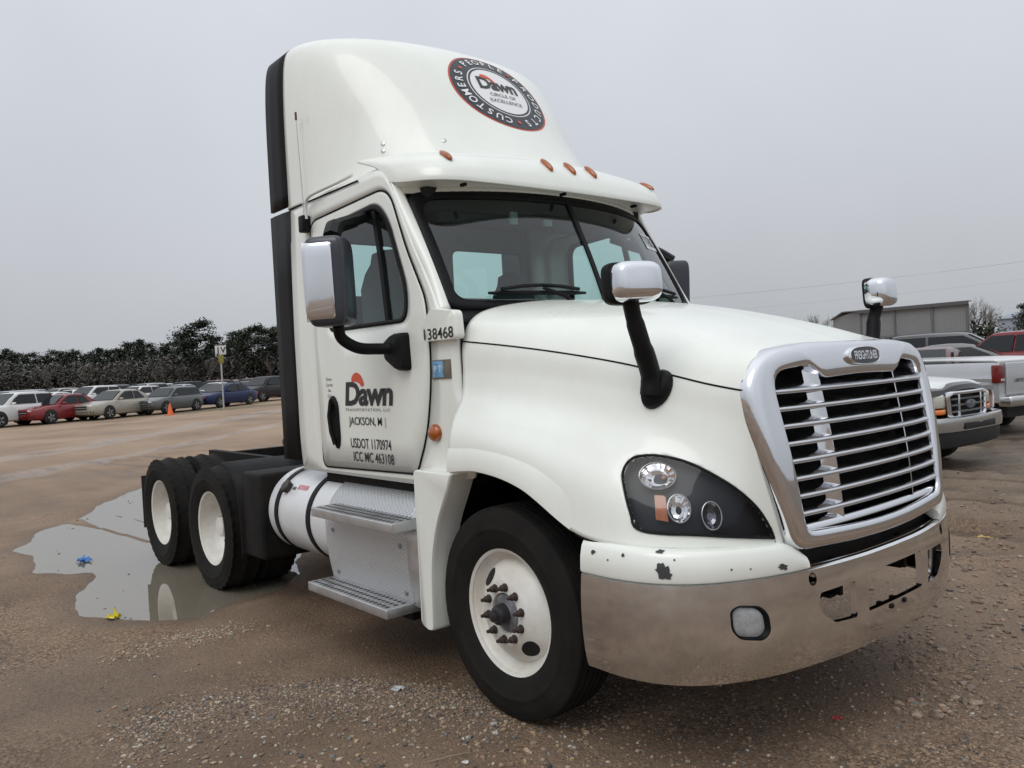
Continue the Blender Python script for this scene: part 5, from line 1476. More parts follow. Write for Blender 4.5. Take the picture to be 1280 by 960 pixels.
# trees on the warehouse side
for px, py, d, k in ((1218,379,95,0),(1226,382,97,1),(1235,388,99,2),(1243,394,101,0),(1012,391,150,1),(1024,390,150,2),(1034,393,150,0),(1000,395,155,1),(985,397,160,2),(965,399,160,0)):
    x, y = at_px(px, d); tree('bare_tree', bares[k], x, y, hgt(px, py, d)+(.8 if px > 1100 else 0), 'leafless tree beside the grey warehouse' if px > 1100 else 'leafless tree far beyond the truck hood', 'bare trees by the warehouse' if px > 1100 else 'far bare trees beyond the hood', .9)
for px, py, d in ((1286,384,80),(1298,380,82)):
    x, y = at_px(px, d); tree('pine_tree', pines[1], x, y, hgt(px, py, d), 'dark evergreen in front of the pale blue building', 'evergreens by the blue building')
for px, py, d, s in ((1222,402,92,1.2),(1232,404,93,1.0),(1241,403,94,1.3),(1213,405,93,.9)):
    x, y = at_px(px, d); h = hgt(px, py, d)
    V, F = cards([(rt.gauss(0,1.1*s), rt.gauss(0,1.1*s), abs(rt.gauss(.45,.3))*h) for _ in range(420)], .22, rt, .6)
    sh_ = empty('shrub', (x, y, 0), 0, 'dark leafy shrub under the bare trees by the warehouse', 'shrub', 'shrubs by the warehouse')
    MB().add(V, F).build('foliage', PINE2, sh_, smooth=False)
    MB().tube([(0,0,-.1),(0,0,h*.5)], .06, 5).build('stem', BARK, sh_)

# ================================================================== buildings and wires
WALL = mat('grey_cladding', (.23,.235,.245), .7, var=.12, vscale=.15)
TRIM = mat('grey_trim', (.13,.13,.135), .7)
def warehouse():
    w = empty('warehouse', (0,0,0), 0, 'long grey metal warehouse with vertical seams behind the parked pickups', 'building')
    a = np.array(at_px(1213, 88)); b = np.array(at_px(1076, 97)); c = np.array(at_px(1043, 112))
    ha, hb, hc_ = hgt(1213, 378, 88), hgt(1076, 385, 97), hgt(1043, 390.5, 112)
    ha = hb = (ha+hb)/2; hc_ = ha-.3
    w.location = (a[0], a[1], 0); o = np.array([a[0], a[1], 0])
    P = lambda q, z: (q[0]-a[0], q[1]-a[1], z)
    # fourth corner behind
    e = a+(c-b)
    MB().add([P(a,-.2),P(b,-.2),P(b,hb),P(a,ha)], [(0,1,2,3)]).add([P(b,-.2),P(c,-.2),P(c,hc_),P(b,hb)], [(0,1,2,3)]).add([P(a,-.2),P(e,-.2),P(e,ha-.3),P(a,ha)], [(0,1,2,3)]).add([P(c,-.2),P(e,-.2),P(e,ha-.3),P(c,hc_)], [(0,1,2,3)]).build('wall', WALL, w, smooth=False)
    ridge0, ridge1 = (a+e)/2, (b+c)/2
    n_ = np.array([-(b-a)[1], (b-a)[0]]); n_ = n_/np.linalg.norm(n_)
    if n_@(CAM_P[:2]-a) < 0: n_ = -n_
    u = (b-a)/np.linalg.norm(b-a)
    rf = MB().add([P(a-u*.4+n_*.3,ha-.05),P(b+u*.4+n_*.3,hb-.05),P(ridge1+u*.4,hb+.30),P(ridge0-u*.4,ha+.30)], [(0,1,2,3)]).add([P(e-u*.4,ha-.35),P(c+u*.4,hc_-.05),P(ridge1+u*.4,hb+.30),P(ridge0-u*.4,ha+.30)], [(0,1,2,3)])
    rf.build('roof', mat('roof_metal', (.12,.12,.125), .7), w, solid=.12, smooth=False)
    for t in np.linspace(0, 1, 40):      # cladding ribs
        q = a+(b-a)*t-n_*.02
        MB().prism([P(q-u*.05,0),P(q+u*.05,0),P(q+u*.03+n_*.05,0),P(q-u*.03+n_*.05,0)], (0,0,ha-.45)).build('cladding_rib', WALL, w, smooth=False)
    for t in (0.015, .31, .655, .985):     # dark downpipes
        q = a+(b-a)*t+n_*.11
        MB().tube([P(q,0),P(q,ha-.3)], .11, 6).build('downpipe', TRIM, w)
    MB().prism([P(a+n_*.09,ha-.42),P(b+n_*.09,hb-.42),P(b+n_*.42,hb-.42),P(a+n_*.42,ha-.42)], (0,0,.36)).build('eave_gutter', mat('gutter', (.085,.085,.09), .6), w, smooth=False)
    MB().prism([P(a+n_*.09,2.95),P(b+n_*.09,2.95),P(b+n_*.16,2.95),P(a+n_*.16,2.95)], (0,0,.22)).build('base_rail', TRIM, w, smooth=False)
warehouse()
def blue_building():
    a, b = np.array(at_px(1248, 125)), np.array(at_px(1330, 118)); h0 = hgt(1265, 397, 122)
    w = empty('office_building', (a[0], a[1], 0), 0, 'low pale blue building with small square windows past the bare trees', 'building')
    P = lambda q, z: (q[0]-a[0], q[1]-a[1], z)
    u = (b-a)/np.linalg.norm(b-a); n_ = np.array([-u[1], u[0]])
    if n_@(CAM_P[:2]-a) < 0: n_ = -n_
    c, d = b-n_*14, a-n_*14
    WB = mat('blue_cladding', (.30,.34,.40), .7, var=.1, vscale=.2)
    for p, q in ((a,b),(b,c),(c,d),(d,a)): MB().add([P(p,-.2),P(q,-.2),P(q,h0),P(p,h0)], [(0,1,2,3)]).build('wall', WB, w, smooth=False)
    MB().add([P(a-u*.3+n_*.3,h0),P(b+u*.3+n_*.3,h0),P((b+c)/2+u*.3,h0+1.0),P((a+d)/2-u*.3,h0+1.0)], [(0,1,2,3)]).add([P(d-u*.3,h0),P(c+u*.3,h0),P((b+c)/2+u*.3,h0+1.0),P((a+d)/2-u*.3,h0+1.0)], [(0,1,2,3)]).build('roof', mat('blue_roof', (.25,.28,.33), .6), w, solid=.1, smooth=False)
    for t in (.10,.20,.32,.44,.6,.75,.9):
        q = a+(b-a)*t+n_*.06; f = MB().prism([P(q-u*.42,1.75),P(q+u*.42,1.75),P(q+u*.42,2.55),P(q-u*.42,2.55)], (n_[0]*.03,n_[1]*.03,0)).build('window', TRIM, w, smooth=False)
        q = q+n_*.05; MB().prism([P(q-u*.34,1.83),P(q+u*.34,1.83),P(q+u*.34,2.47),P(q-u*.34,2.47)], (n_[0]*.01,n_[1]*.01,0)).build('pane', mat('dark_pane', (.02,.025,.03), .1), f, smooth=False)
blue_building()
# utility poles with wires strung past the warehouse
pole_pts = []
for px, d in ((1500, 75), (560, 118)):
    x, y = at_px(px, d); p = empty('utility_pole', (x, y, 0), 0, 'wooden utility pole carrying the wires over the yard', 'utility pole', 'poles of the wire line')
    MB().tube([(0,0,-.3),(0,0,11)], [.16,.11], 8).build('pole', BARK, p)
    MB().box(-1.2,1.2,-.06,.06,10.2,10.35).build('cross_arm', BARK, p)
    pole_pts.append((x, y))
for off, z0, z1 in ((-1.0,10.4,10.4),(1.0,10.4,10.4),(0,8.6,8.6)):
    pts = []
    for k in range(33):
        t = k/32; x = pole_pts[0][0]*(1-t)+pole_pts[1][0]*t; y = pole_pts[0][1]*(1-t)+pole_pts[1][1]*t
        pts.append((x+off, y, z0*(1-t)+z1*t-4*1.3*t*(1-t)))
    tag(MB().tube(pts, .004, 4, cap=False).build('overhead_wire', mat('wire_black', (.03,.03,.032), .7)), 'thin dark overhead wire crossing the sky past the warehouse', 'wire', 'wires on the utility poles')
# ================================================================== parked cars
CGLASS = mat('car_glass', (.012,.015,.017), .08, spec=.35)
CTYRE = mat('car_tyre', (.014,.014,.014), .8)
CRIM = mat('alloy_rim', (.34,.34,.35), .35, metal=.7)
CDARK = mat('car_dark_trim', (.010,.010,.011), .6)
CLAMP = mat('car_headlamp', (.45,.46,.47), .15, coat=.6)
CRED = mat('car_tail_lamp', (.30,.012,.010), .2, coat=.5)
def cpaint(name, col, metal=.25): return mat('car_paint_'+name, col, [.32,.4][col[0] < .02], metal=metal, coat=[.6,.2][col[0] < .02], spec=[.5,.35][col[0] < .02], var=.08, vscale=2)
def car_geo(L=4.6, W=1.8, H=1.45, kind='sedan'):
    """car facing +x, centred at x=0, ground at z=0. returns {part: (MB, material key)} lists"""
    w = W/2; hl = L/2; out = []
    suv = kind in ('suv', 'hatch'); zb = .20 if kind != 'suv' else .26
    hood_z = H*.60 if kind == 'sedan' else H*.585; belt = H*.635
    # body sections
    xs = [(-hl,.62,.50,.82),(-hl+.08,.84,.28,.93),(-hl+.5,.97,zb,1.0),(-L*.28,1,zb,1.0),(0,1,zb,1.0),(L*.22,1,zb,1.0),(hl-.75,.99,zb,.985),(hl-.32,.95,.22,.93),(hl-.08,.82,.28,.82),(hl,.60,.34,.70)]
    rows = []
    for x, kw, z0, kz in xs:
        t = (x+hl)/L
        top = belt if t < .68 else belt-(belt-hood_z*.93)*((t-.68)/.32)**1.5
        if suv is False and t < .2: top = belt*(1.0)
        top = z0+(top-z0)*(.55+.45*kz) if kz < .9 else top*kz
        a = w*kw
        rows.append([(x, sy*yy, zz) for sy, yy, zz in ((-1,a*.80,z0),(-1,a*.96,z0+.07),(-1,a*1.0,z0+(top-z0)*.40),(-1,a*.985,z0+(top-z0)*.68),(-1,a*.93,top-.045),(-1,a*.80,top),(-1,a*.3,top+.022),(1,a*.3,top+.022),(1,a*.80,top),(1,a*.93,top-.045),(1,a*.985,z0+(top-z0)*.68),(1,a*1.0,z0+(top-z0)*.40),(1,a*.96,z0+.07),(1,a*.80,z0))])
    rows = loft(rows, 3, 2)
    body = MB().grid(rows, close=True); n_ = len(rows[0]); body.f += [list(range(n_)), [(len(rows)-1)*n_+k for k in range(n_)]]; body.mi += [0, 0]
    out.append(('body', body, 'paint'))
    bvh = BVHTree.FromPolygons([Vector(v) for v in body.v], body.f)
    # cabin
    xf, xr = L*.215, (-L*.355 if kind == 'sedan' else -hl+.16)
    rf, rr_ = L*.035, (-L*.20 if kind == 'sedan' else -hl+.55)
    wb, wt = w*.90, w*.70
    zb_, zt = belt-.03, H
    st = [(xf,wb*.93,zb_,zb_+.01),(xf-.02,wb*.93,zb_,zb_+.03),((xf+rf)/2,wb*.97,zb_,(zb_+zt)/2+.02),(rf,wb,zb_,zt-.05),(rf-.25,wb,zb_,zt-.01),((rf+rr_)/2,wb,zb_,zt),(rr_+.2,wb,zb_,zt-.02),(rr_,wb*.99,zb_,zt-.06),((rr_+xr)/2,wb*.96,zb_,(zb_+zt)/2+.05),(xr,wb*.92,zb_,zb_+.02)]
    rows = []
    for x, a, z0, z1 in st:
        k = (z1-zb_)/(zt-zb_); b_ = a+(wt-a)*k
        rows.append([(x,-a,z0),(x,-(a+b_)/2-.012,(z0+z1)/2),(x,-b_-.005,z1-.035*k),(x,-b_*.86,z1),(x,0,z1+.015*k),(x,b_*.86,z1),(x,b_+.005,z1-.035*k),(x,(a+b_)/2+.012,(z0+z1)/2),(x,a,z0)])
    cab = MB().grid(rows); out.append(('cabin', cab, 'paint'))
    def quad(name, pts, mk, nrm, off=.012):
        N_ = Vector(nrm).normalized()*off; out.append((name, MB().add([Vector(p)+N_ for p in pts], [tuple(range(len(pts)))]), mk))
    def lerp(p, q, t): return tuple(np.array(p)*(1-t)+np.array(q)*t)
    # windscreen and rear window
    sl = Vector((zt-zb_, 0, xf-rf))
    a0, a1 = (xf-.05, wb*.84, zb_+.05), (rf+.04, wt*.90, zt-.07)
    m1 = tuple(((np.array(a0)+np.array(a1))/2)+np.array((.03,.0,.025)))
    quad('windscreen', [(a0[0],-a0[1],a0[2]),(a0[0],a0[1],a0[2]),(m1[0],m1[1],m1[2]),(a1[0],a1[1],a1[2]),(a1[0],-a1[1],a1[2]),(m1[0],-m1[1],m1[2])], 'glass', sl, .03)
    b0, b1 = (xr+.07, wb*.82, zb_+.08), (rr_-.03, wt*.90, zt-.09)
    quad('rear_window', [(b0[0],b0[1],b0[2]),(b0[0],-b0[1],b0[2]),(b1[0],-b1[1],b1[2]),(b1[0],b1[1],b1[2])], 'glass', (-(zt-zb_),0,rr_-xr), .07)
    for s in (-1, 1):
        def sp(x, k):     # point on cabin side, k 0..1 up
            a = wb*(1-.02*abs(x)); return (x, s*(a+(wt-a)*k+.028), zb_+(zt-zb_)*k)
        mid = (rf+rr_)/2-.05
        quad('side_window', [sp(xf-.32,.10),sp(mid+.04,.10),sp(mid+.04,.82),sp(rf-.08,.82),sp((xf+rf)/2-.15,.5)], 'glass', (0,s,.3))
        re = xr+.42 if kind == 'sedan' else xr+.22
        quad('side_window', [sp(mid-.04,.10),sp(re+.08,.14),sp(re+.14 if suv else rr_+.12,.80),sp(mid-.04,.82)], 'glass', (0,s,.3))
        m = MB().box(xf-.42,xf-.28,s*(w+.09)-.08,s*(w+.09)+.08,belt+.0,belt+.13,.03); out.append(('mirror', m, 'paint'))
        hz_ = hood_z*.80
        def nose(pts, off, up=0.):
            o_ = []
            for y_, z_ in pts:
                h = bvh.ray_cast(Vector((hl+1, s*y_, z_)), Vector((-1, 0, 0)))[0]
                o_.append(Vector((h.x+off, s*y_, z_)) if h is not None else Vector((hl-.5, s*y_, z_)))
            return o_
        lp = nose([(w*.50,hz_-.02),(w*.50,hz_+.045),(w*.66,hz_+.075),(w*.82,hz_+.095),(w*.93,hz_+.10),(w*.95,hz_+.05),(w*.88,hz_-.01),(w*.70,hz_-.035)], .012)
        out.append(('headlamp', MB().add(lp+[p-Vector((.06,0,0)) for p in lp], [list(range(8))]+[(k,(k+1)%8,8+(k+1)%8,8+k) for k in range(8)]), 'lamp'))
        m = MB().box(-hl+.0,-hl+.22,s*w*.72-.16,s*w*.72+.13,belt-.30,belt-.12,.03); out.append(('tail_lamp', m, 'red'))
        lp = nose([(w*.62,.36),(w*.62,.46),(w*.80,.47),(w*.84,.40),(w*.76,.35)], .008)
        out.append(('fog_lamp_recess', MB().add(lp, [list(range(5))]), 'dark'))
    def strip(y_, z0_, z1_, off):
        r_ = []
        for z_ in (z0_, z1_):
            r_.append([])
            for q in np.linspace(-y_, y_, 9):
                h = bvh.ray_cast(Vector((hl+1, q, z_)), Vector((-1, 0, 0)))[0]; r_[-1].append((h.x+off if h else hl-.3, q, z_))
        return MB().grid(r_)
    out.append(('grille', strip(w*.42, hood_z*.60, hood_z*.80, .010), 'dark'))
    out.append(('lower_intake', strip(w*.52, .29, .43, .010), 'dark'))
    out.append(('grille_bar', strip(w*.42, hood_z*.69, hood_z*.71, .018), 'lamp'))
    R_ = .33 if kind != 'suv' else .37
    wheels = [(sx*L*.29+.03, s*(w-.10), R_) for sx in (-1, 1) for s in (-1, 1)]
    for x, y, r in wheels:
        s = 1 if y > 0 else -1
        m = MB().add([(x+(r+.065)*cos(q), s*(w+.004), max(.12,R_+(r+.065)*sin(q))) for q in [2*pi*k/24 for k in range(24)]], [list(range(24))])
        out.append(('wheel_arch', m, 'dark'))
    return out, wheels
def car_wheel(x, y, r):
    s = 1 if y > 0 else -1
    t = MB().lathe([(-.09,r*.66),(-.10,r*.9),(-.07,r),(.07,r),(.10,r*.9),(.115,r*.72),(.09,r*.66)], 24, 'Y'); t.v = [(a+x, s*b+y+s*.02, c+r) for a, b, c in t.v]
    q = MB().lathe([(.09,r*.67),(.105,r*.64),(.07,r*.58),(.06,r*.2),(.08,r*.12),(.08,.001)], 20, 'Y'); q.v = [(a+x, s*b+y+s*.02, c+r) for a, b, c in q.v]
    sp_ = MB()
    for k in range(5):
        a = 2*pi*k/5; m = MB().box(r*.15,r*.64,-.0,.03,-.035,.035); m.v = [((u*cos(a)-v*sin(a))+x, s*(h+.075)+y+s*.02, (u*sin(a)+v*cos(a))+r) for u, h, v in m.v]; sp_.mb(m)
    return t, q, sp_
def CM(key, pm): return {'paint': pm, 'glass': CGLASS, 'dark': CDARK, 'lamp': CLAMP, 'red': CRED}[key]
def detailed_car(name, geo, pm, loc, rz, label, cat, group=None, rimm=None):
    parts, wheels = geo
    c = empty(name, loc, rz, label, cat, group)
    for nm_, m, k in parts: m.build(nm_, CM(k, pm), c, smooth=True, ang=38)
    for x, y, r in wheels:
        t, q, s = car_wheel(x, y, r); w = t.build('wheel', CTYRE, c); q.build('rim', mat('rim_dark', (.10,.10,.105), .5, metal=.5), w); s.build('rim_spokes', rimm or CRIM, w)
    return c
def simple_mesh(name, geo, pm):
    parts, wheels = geo; a = MB(); order = ['paint','glass','dark','lamp','red','tyre','rim']
    for nm_, m, k in parts: m2 = MB(); m2.v = m.v; m2.f = m.f; m2.mi = [order.index(k)]*len(m.f); a.mb(m2)
    for x, y, r in wheels:
        t, q, s = car_wheel(x, y, r)
        for m, k in ((t,'tyre'),(q,'rim')): m2 = MB(); m2.v = m.v; m2.f = m.f; m2.mi = [order.index(k)]*len(m.f); a.mb(m2)
    return a.mesh(name, [pm,CGLASS,CDARK,CLAMP,CRED,CTYRE,CRIM], ang=38)
HD = atan2(*( -.29*CR[:2]-.957*CF[:2])[::-1])       # heading of the echelon row
P_ = {k: cpaint(k, c, mtl) for k, c, mtl in (('white',(.72,.72,.71),0),('red',(.22,.012,.016),.2),('beige',(.40,.37,.31),.35),('grey',(.105,.11,.11),.35),('blue',(.007,.018,.075),.3),('black',(.006,.006,.007),.0),('silver',(.42,.43,.44),.5),('charcoal',(.045,.047,.05),.3),('maroon',(.10,.012,.014),.2))}
row = [('crossover',12,'white',40.5,4.55,1.84,1.67,'suv','white crossover at the end of the front parked row','suv'),
       ('sedan',74,'red',42,4.6,1.8,1.45,'sedan','red sedan parked beside the white crossover','car'),
       ('sedan',144,'beige',44,4.85,1.85,1.5,'sedan','beige sedan parked between the red sedan and the grey hatchback','car'),
       ('hatchback',210,'grey',46.5,4.4,1.82,1.47,'hatch','dark grey hatchback beside the orange traffic cone','car'),
       ('sedan',278,'blue',51,5.0,1.87,1.46,'sedan','dark blue sedan behind the white letter sign','car'),
       ('crossover',329,'black',57,4.7,1.9,1.72,'suv','black crossover at the end of the row nearest the truck cab','suv')]
for nm_, px, col, d, L_, W_, H_, kind, lab, cat in row:
    x, y = at_px(px, d)
    detailed_car(nm_, car_geo(L_, W_, H_, kind), P_[col], (x, y, terrain(x, y)), HD+random.uniform(-.06,.06), lab, cat)
# the rows behind: same shapes, small in the picture
geos = {'sedan': car_geo(4.7,1.82,1.46,'sedan'), 'suv': car_geo(4.7,1.88,1.70,'suv'), 'hatch': car_geo(4.4,1.8,1.5,'hatch')}
smesh = {k: simple_mesh('parked_'+k, g, P_['white']) for k, g in geos.items()}
rb = random.Random(21)
names = {'sedan': 'sedan', 'suv': 'crossover', 'hatch': 'hatchback'}
def back_car(x, y, kind, col, rz, lab, grp):
    o = bpy.data.objects.new(names[kind], smesh[kind]); C.objects.link(o)
    o.location = (x, y, terrain(x, y)); o.rotation_euler = (0, 0, rz)
    o.material_slots[0].link = 'OBJECT'; o.material_slots[0].material = P_[col]
    tag(o, lab, 'suv' if kind == 'suv' else 'car', grp)
for r_ in range(7):
    dd0 = 49+r_*8.5
    n_ = 0
    px = -60+rb.uniform(0, 20)
    while px < 420:
        d = dd0+max(0, px)*.055*(1+.0*r_)+rb.uniform(-.6,.6)
        kind = rb.choice(('sedan','suv','sedan','hatch','suv')); col = rb.choice(('white','white','silver','charcoal','black','grey','maroon','beige','blue','white','silver'))
        x, y = at_px(px, d)
        back_car(x, y, kind, col, HD+rb.uniform(-.08,.08)+(pi if r_ % 3 == 1 else 0), '%s %s among the crowded rows behind the front row' % (col, names[kind]), '%s %ss in the rows behind' % (col, names[kind]))
        px += rb.uniform(2.5, 3.1)*1017/d

# letter sign and cone in front of the row
x, y = at_px(278, 47); zt = terrain(x, y)
sg = empty('row_sign', (x, y, zt), atan2(CAM_P[1]-y, CAM_P[0]-x)+pi/2+.1, 'white J V row sign with yellow tag on a thin post', 'sign')
hS = hgt(277, 432, 47)-zt
MB().tube([(0,0,-.2),(0,0,hS-.05)], .045, 8).build('post', mat('post_grey', (.40,.40,.39), .6), sg)
MB().box(-.30,.30,-.045-.02,-.045,hS-.52,hS,.004).build('sign_board', mat('sign_white', (.62,.62,.62), .6), sg)
for ch, cx in (('J',-.13),('V',.14)):
    t = text_mb(ch, .46, bold=.012); t.v = [(a+cx, -.069, b+hS-.27) for a, b, c in t.v]; t.build('sign_letter', mat('sign_ink', (.03,.03,.03), .6), sg, smooth=False)
MB().box(-.14,.14,-.055,-.045,hS-1.02,hS-.55,.003).build('tag_board', mat('tag_yellow', (.36,.32,.05), .6, col2=(.12,.11,.04), vscale=14), sg)
x, y = at_px(211, 43.5); zt = terrain(x, y)
cn = empty('traffic_cone', (x, y, zt), 0, 'orange traffic cone standing by the dark grey hatchback', 'cone')
MB().lathe([(.02,.16),(.05,.15),(.62,.035),(.64,.0305),(.64,.001)], 20, 'Z').build('cone_body', mat('cone_orange', (.75,.13,.03), .55), cn)
MB().box(-.2,.2,-.2,.2,0,.03).build('cone_base', mat('cone_orange', (.75,.13,.03)), cn)

# ---------------------------------------------------------------- white pickup seen past the grille
def solve_heading(near_px, d0, far_px, width):
    a = np.array(at_px(near_px, d0)); best = None
    for k in range(-80, 30):
        ph = radians(k); b = a+width*np.array([-sin(ph), cos(ph)]); q = proj([b[0], b[1], .7])
        e = abs(q[0]-far_px)
        if best is None or e < best[0]: best = (e, ph, b)
    return a, best[1], best[2]
nearc, PH, farc = solve_heading(1163, 10.3, 1256, 1.98)
fc = (nearc+farc)/2; hx = np.array([cos(PH), sin(PH)])
org = fc-hx*2.9
pk = empty('pickup_truck', (org[0], org[1], 0), PH, 'white pickup with a black hood deflector and chrome grille next to the tractor', 'truck')
PW = cpaint('pickup_white', (.74,.75,.76), 0)
X0 = 2.9     # front face
def ploft(secs, nu=3, nv=2): return loft(secs, nu, nv)
# hood and fenders: sections front to back
secs = []
for x, z, wd, zl in ((X0-.10,1.06,.93,.78),(X0-.16,1.12,.955,.74),(X0-.30,1.155,.97,.70),(X0-.8,1.20,.985,.66),(X0-1.35,1.235,.99,.62)):
    secs.append([(x, s*a, b) for s, a, b in ((-1,wd*.985,zl),(-1,wd,zl+.16),(-1,wd*.995,z-.12),(-1,wd*.93,z-.03),(-1,wd*.62,z+.005),(-1,wd*.45,z+.05),(1,wd*.45,z+.05),(1,wd*.62,z+.005),(1,wd*.93,z-.03),(1,wd*.995,z-.12),(1,wd,zl+.16),(1,wd*.985,zl))])
MB().grid(ploft(secs, 4, 3)).build('hood', PW, pk, solid=.02, ang=60)
# bug deflector
df = []
for t in np.linspace(-1, 1, 21):
    zc = 1.075+.055*max(0, 1-(abs(t)/.55)**3); xo = X0-.055-.07*t*t
    df.append([(xo-.17,t*.93,zc+.045),(xo-.08,t*.935,zc+.05),(xo+.0,t*.94,zc+.02),(xo+.02,t*.935,zc-.045),(xo-.03,t*.92,zc-.065)])
MB().grid(df).build('hood_deflector', mat('deflector_black', (.016,.015,.015), .3, coat=.3), pk, solid=.01)
gr = empty('pickup_grille', (0,0,0)); gr.parent = pk
go_ = roundloop([(-.52,.70),(.52,.70),(.56,1.07),(-.56,1.07)], .04, 4); gi_ = roundloop([(-.455,.755),(.455,.755),(.485,1.015),(-.485,1.015)], .03, 4)
def gring(o_, i_, prof, nm_, m_):
    Aa = [-pi+2*pi*k/80 for k in range(80)]; c_ = np.array([0,.885]); po, pi_ = polar(o_, c_, Aa), polar(i_, c_, Aa)
    MB().grid([[(X0+d-.05*((a*(1-t)+b*t)[0]/.55)**2, *(a*(1-t)+b*t)) for a, b in zip(po, pi_)] for t, d in prof], close=True).build(nm_, m_, gr)
gring(go_, gi_, ((0,-.06),(0,.0),(.3,.02),(.75,.02),(1,.0),(1,-.05)), 'grille_frame', CHROME)
MB().box(X0-.12,X0-.07,-.5,.5,.74,1.03).build('grille_mesh', CDARK, gr)
for z in (.80,.885,.965): MB().box(X0-.06,X0-.01,-.45,.45,z-.012,z+.012,.004).build('slat', mat('grille_grey', (.10,.10,.10), .4), gr)
for s in (-1, 1): MB().box(X0-.06,X0+.005,s*.30-.018,s*.30+.018,.745,1.03,.005).build('grille_bar', CHROME, gr)
el = MB().grid([[(X0+d, .13*k*cos(q), .89+.055*k*sin(q)) for q in [2*pi*i/24 for i in range(24)]] for k, d in ((1,-.01),(1,.012),(.9,.018),(.02,.02))], close=True); el.build('grille_emblem', mat('emblem_grey', (.16,.17,.19), .3, metal=.6), gr)
for s in (-1, 1):
    h = empty('headlamp', (0,0,0)); h.parent = pk
    MB().grid([[(X0-.06-.16*((yy-.56)/.39)**2+dx, s*yy, z) for yy in np.linspace(.575,.80,6)] for z, dx in ((.86,.0),(.90,.012),(1.0,.010),(1.04,-.005))]).build('lamp_lens', mat('lamp_clear', (.50,.49,.43), .2, coat=.8), h, solid=.02)
    AMB2 = mat('pickup_amber', (.72,.17,.01), .25, coat=.5)
    MB().grid([[(X0-.06-.16*((yy-.56)/.39)**2+dx, s*yy, z) for yy in np.linspace(.80,.95,5)] for z, dx in ((.82,.0),(.9,.012),(.98,.008),(1.035,-.02))]).build('turn_lens', AMB2, h, solid=.02)
    MB().grid([[(X0-.055-.16*((yy-.56)/.39)**2+dx, s*yy, z) for yy in np.linspace(.575,.90,8)] for z, dx in ((.775,.0),(.80,.012),(.845,.006))]).build('turn_lens', AMB2, h, solid=.02)
# bumper
bp_ = spline([(X0-.45,1.0),(X0-.18,1.0),(X0-.02,.93),(X0+.07,.70),(X0+.11,.35),(X0+.12,0)], 4); bp_ = [tuple(p) for p in bp_]; bp_ = bp_+[(x, -y) for x, y in bp_[::-1][1:]]
MB().grid([[(x+d, y, z) for z, d in ((.735,-.12),(.745,-.02),(.735,.0),(.66,.01),(.56,.0),(.545,-.03))] for x, y in bp_]).build('chrome_bumper', mat('pickup_chrome', (.66,.66,.66), .16, metal=1, rvar=.06, vscale=4), pk)
MB().grid([[(x+d, y*.97, z) for z, d in ((.57,-.03),(.50,-.015),(.36,-.05),(.33,-.12))] for x, y in bp_]).build('lower_valance', CDARK, pk)
MB().box(X0+.105,X0+.128,-.42,.42,.575,.665,.01).build('bumper_opening', CDARK, pk)
# body behind: cab, bed, wheels
cabs = []
MB().box(X0-4.05,X0-1.30,-.98,.98,.50,1.22,.05).build('cab_lower', PW, pk)
MB().grid([[(x, s*y, z) for s, y, z in ((-1,wb_,1.20),(-1,wt_,zt_-.05),(-1,wt_*.9,zt_),(1,wt_*.9,zt_),(1,wt_,zt_-.05),(1,wb_,1.20))] for x, wb_, wt_, zt_ in ((X0-1.28,.93,.90,1.24),(X0-1.95,.95,.76,1.90),(X0-2.3,.95,.76,1.96),(X0-3.9,.95,.76,1.96),(X0-4.05,.95,.80,1.3))]).build('cab_upper', PW, pk, ang=30)
MB().add([(X0-1.33,-.80,1.29),(X0-1.33,.80,1.29),(X0-1.93,.68,1.87),(X0-1.93,-.68,1.87)], [(0,1,2,3)]).build('windscreen', CGLASS, pk, loc=(.02,0,.02))
for s in (-1, 1):
    MB().add([(X0-1.75,s*.955,1.27),(X0-3.8,s*.955,1.27),(X0-3.75,s*.80,1.85),(X0-2.05,s*.80,1.85)], [(0,1,2,3)]).build('side_window', CGLASS, pk, loc=(0,s*.012,0))
MB().box(X0-6.0,X0-4.1,-.99,.99,.55,1.28,.04).build('bed', PW, pk)
for x in (X0-.95, X0-4.9):
    for s in (-1, 1):
        t, q, sp_ = car_wheel(x, s*.86, .39); w = t.build('wheel', CTYRE, pk); q.build('rim', CRIM, w)
MB().box(X0-5.9,X0-.4,-.6,.6,.32,.56).build('underbody', CDARK, pk)

# ---------------------------------------------------------------- silver pickup, tail towards the yard
na, PS, fb_ = solve_heading(1246, 14.2, 1330, 1.95)
hx2 = np.array([cos(PS), sin(PS)]); ctr = (na+fb_)/2-hx2*2.9
sv = empty('pickup_truck', (ctr[0], ctr[1], 0), PS, 'silver pickup with white bed cover showing its red tail lamp and tailgate', 'truck')
SVP = cpaint('pickup_silver', (.50,.51,.53), .3); XT = 2.9
secs = []
for x, wd, z in ((XT,.965,1.33),(XT-.06,.975,1.34),(XT-.9,.985,1.335),(XT-2.0,.99,1.33),(XT-3.0,.99,1.33)):
    secs.append([(x, s*a, b) for s, a, b in ((-1,wd*.96,.62),(-1,wd*1.0,.74),(-1,wd*1.0,.95),(-1,wd*1.03,1.05),(-1,wd*1.0,1.15),(-1,wd*.985,z-.05),(-1,wd*.95,z),(1,wd*.95,z),(1,wd*.985,z-.05),(1,wd*1.0,1.15),(1,wd*1.03,1.05),(1,wd*1.0,.95),(1,wd*1.0,.74),(1,wd*.96,.62))])
bm_ = MB().grid(secs); bm_.f.append(list(range(14))); bm_.mi.append(0)
bm_.build('bed', SVP, sv, ang=30)
MB().grid([[(x, s_*.94, z) for s_ in (-1,-.9,0,.9,1)] for x, z in ((XT-.02,1.36),(XT-.1,1.385),(XT-1.1,1.42),(XT-3.0,1.44))]).build('bed_cover', PW, sv, solid=.04)
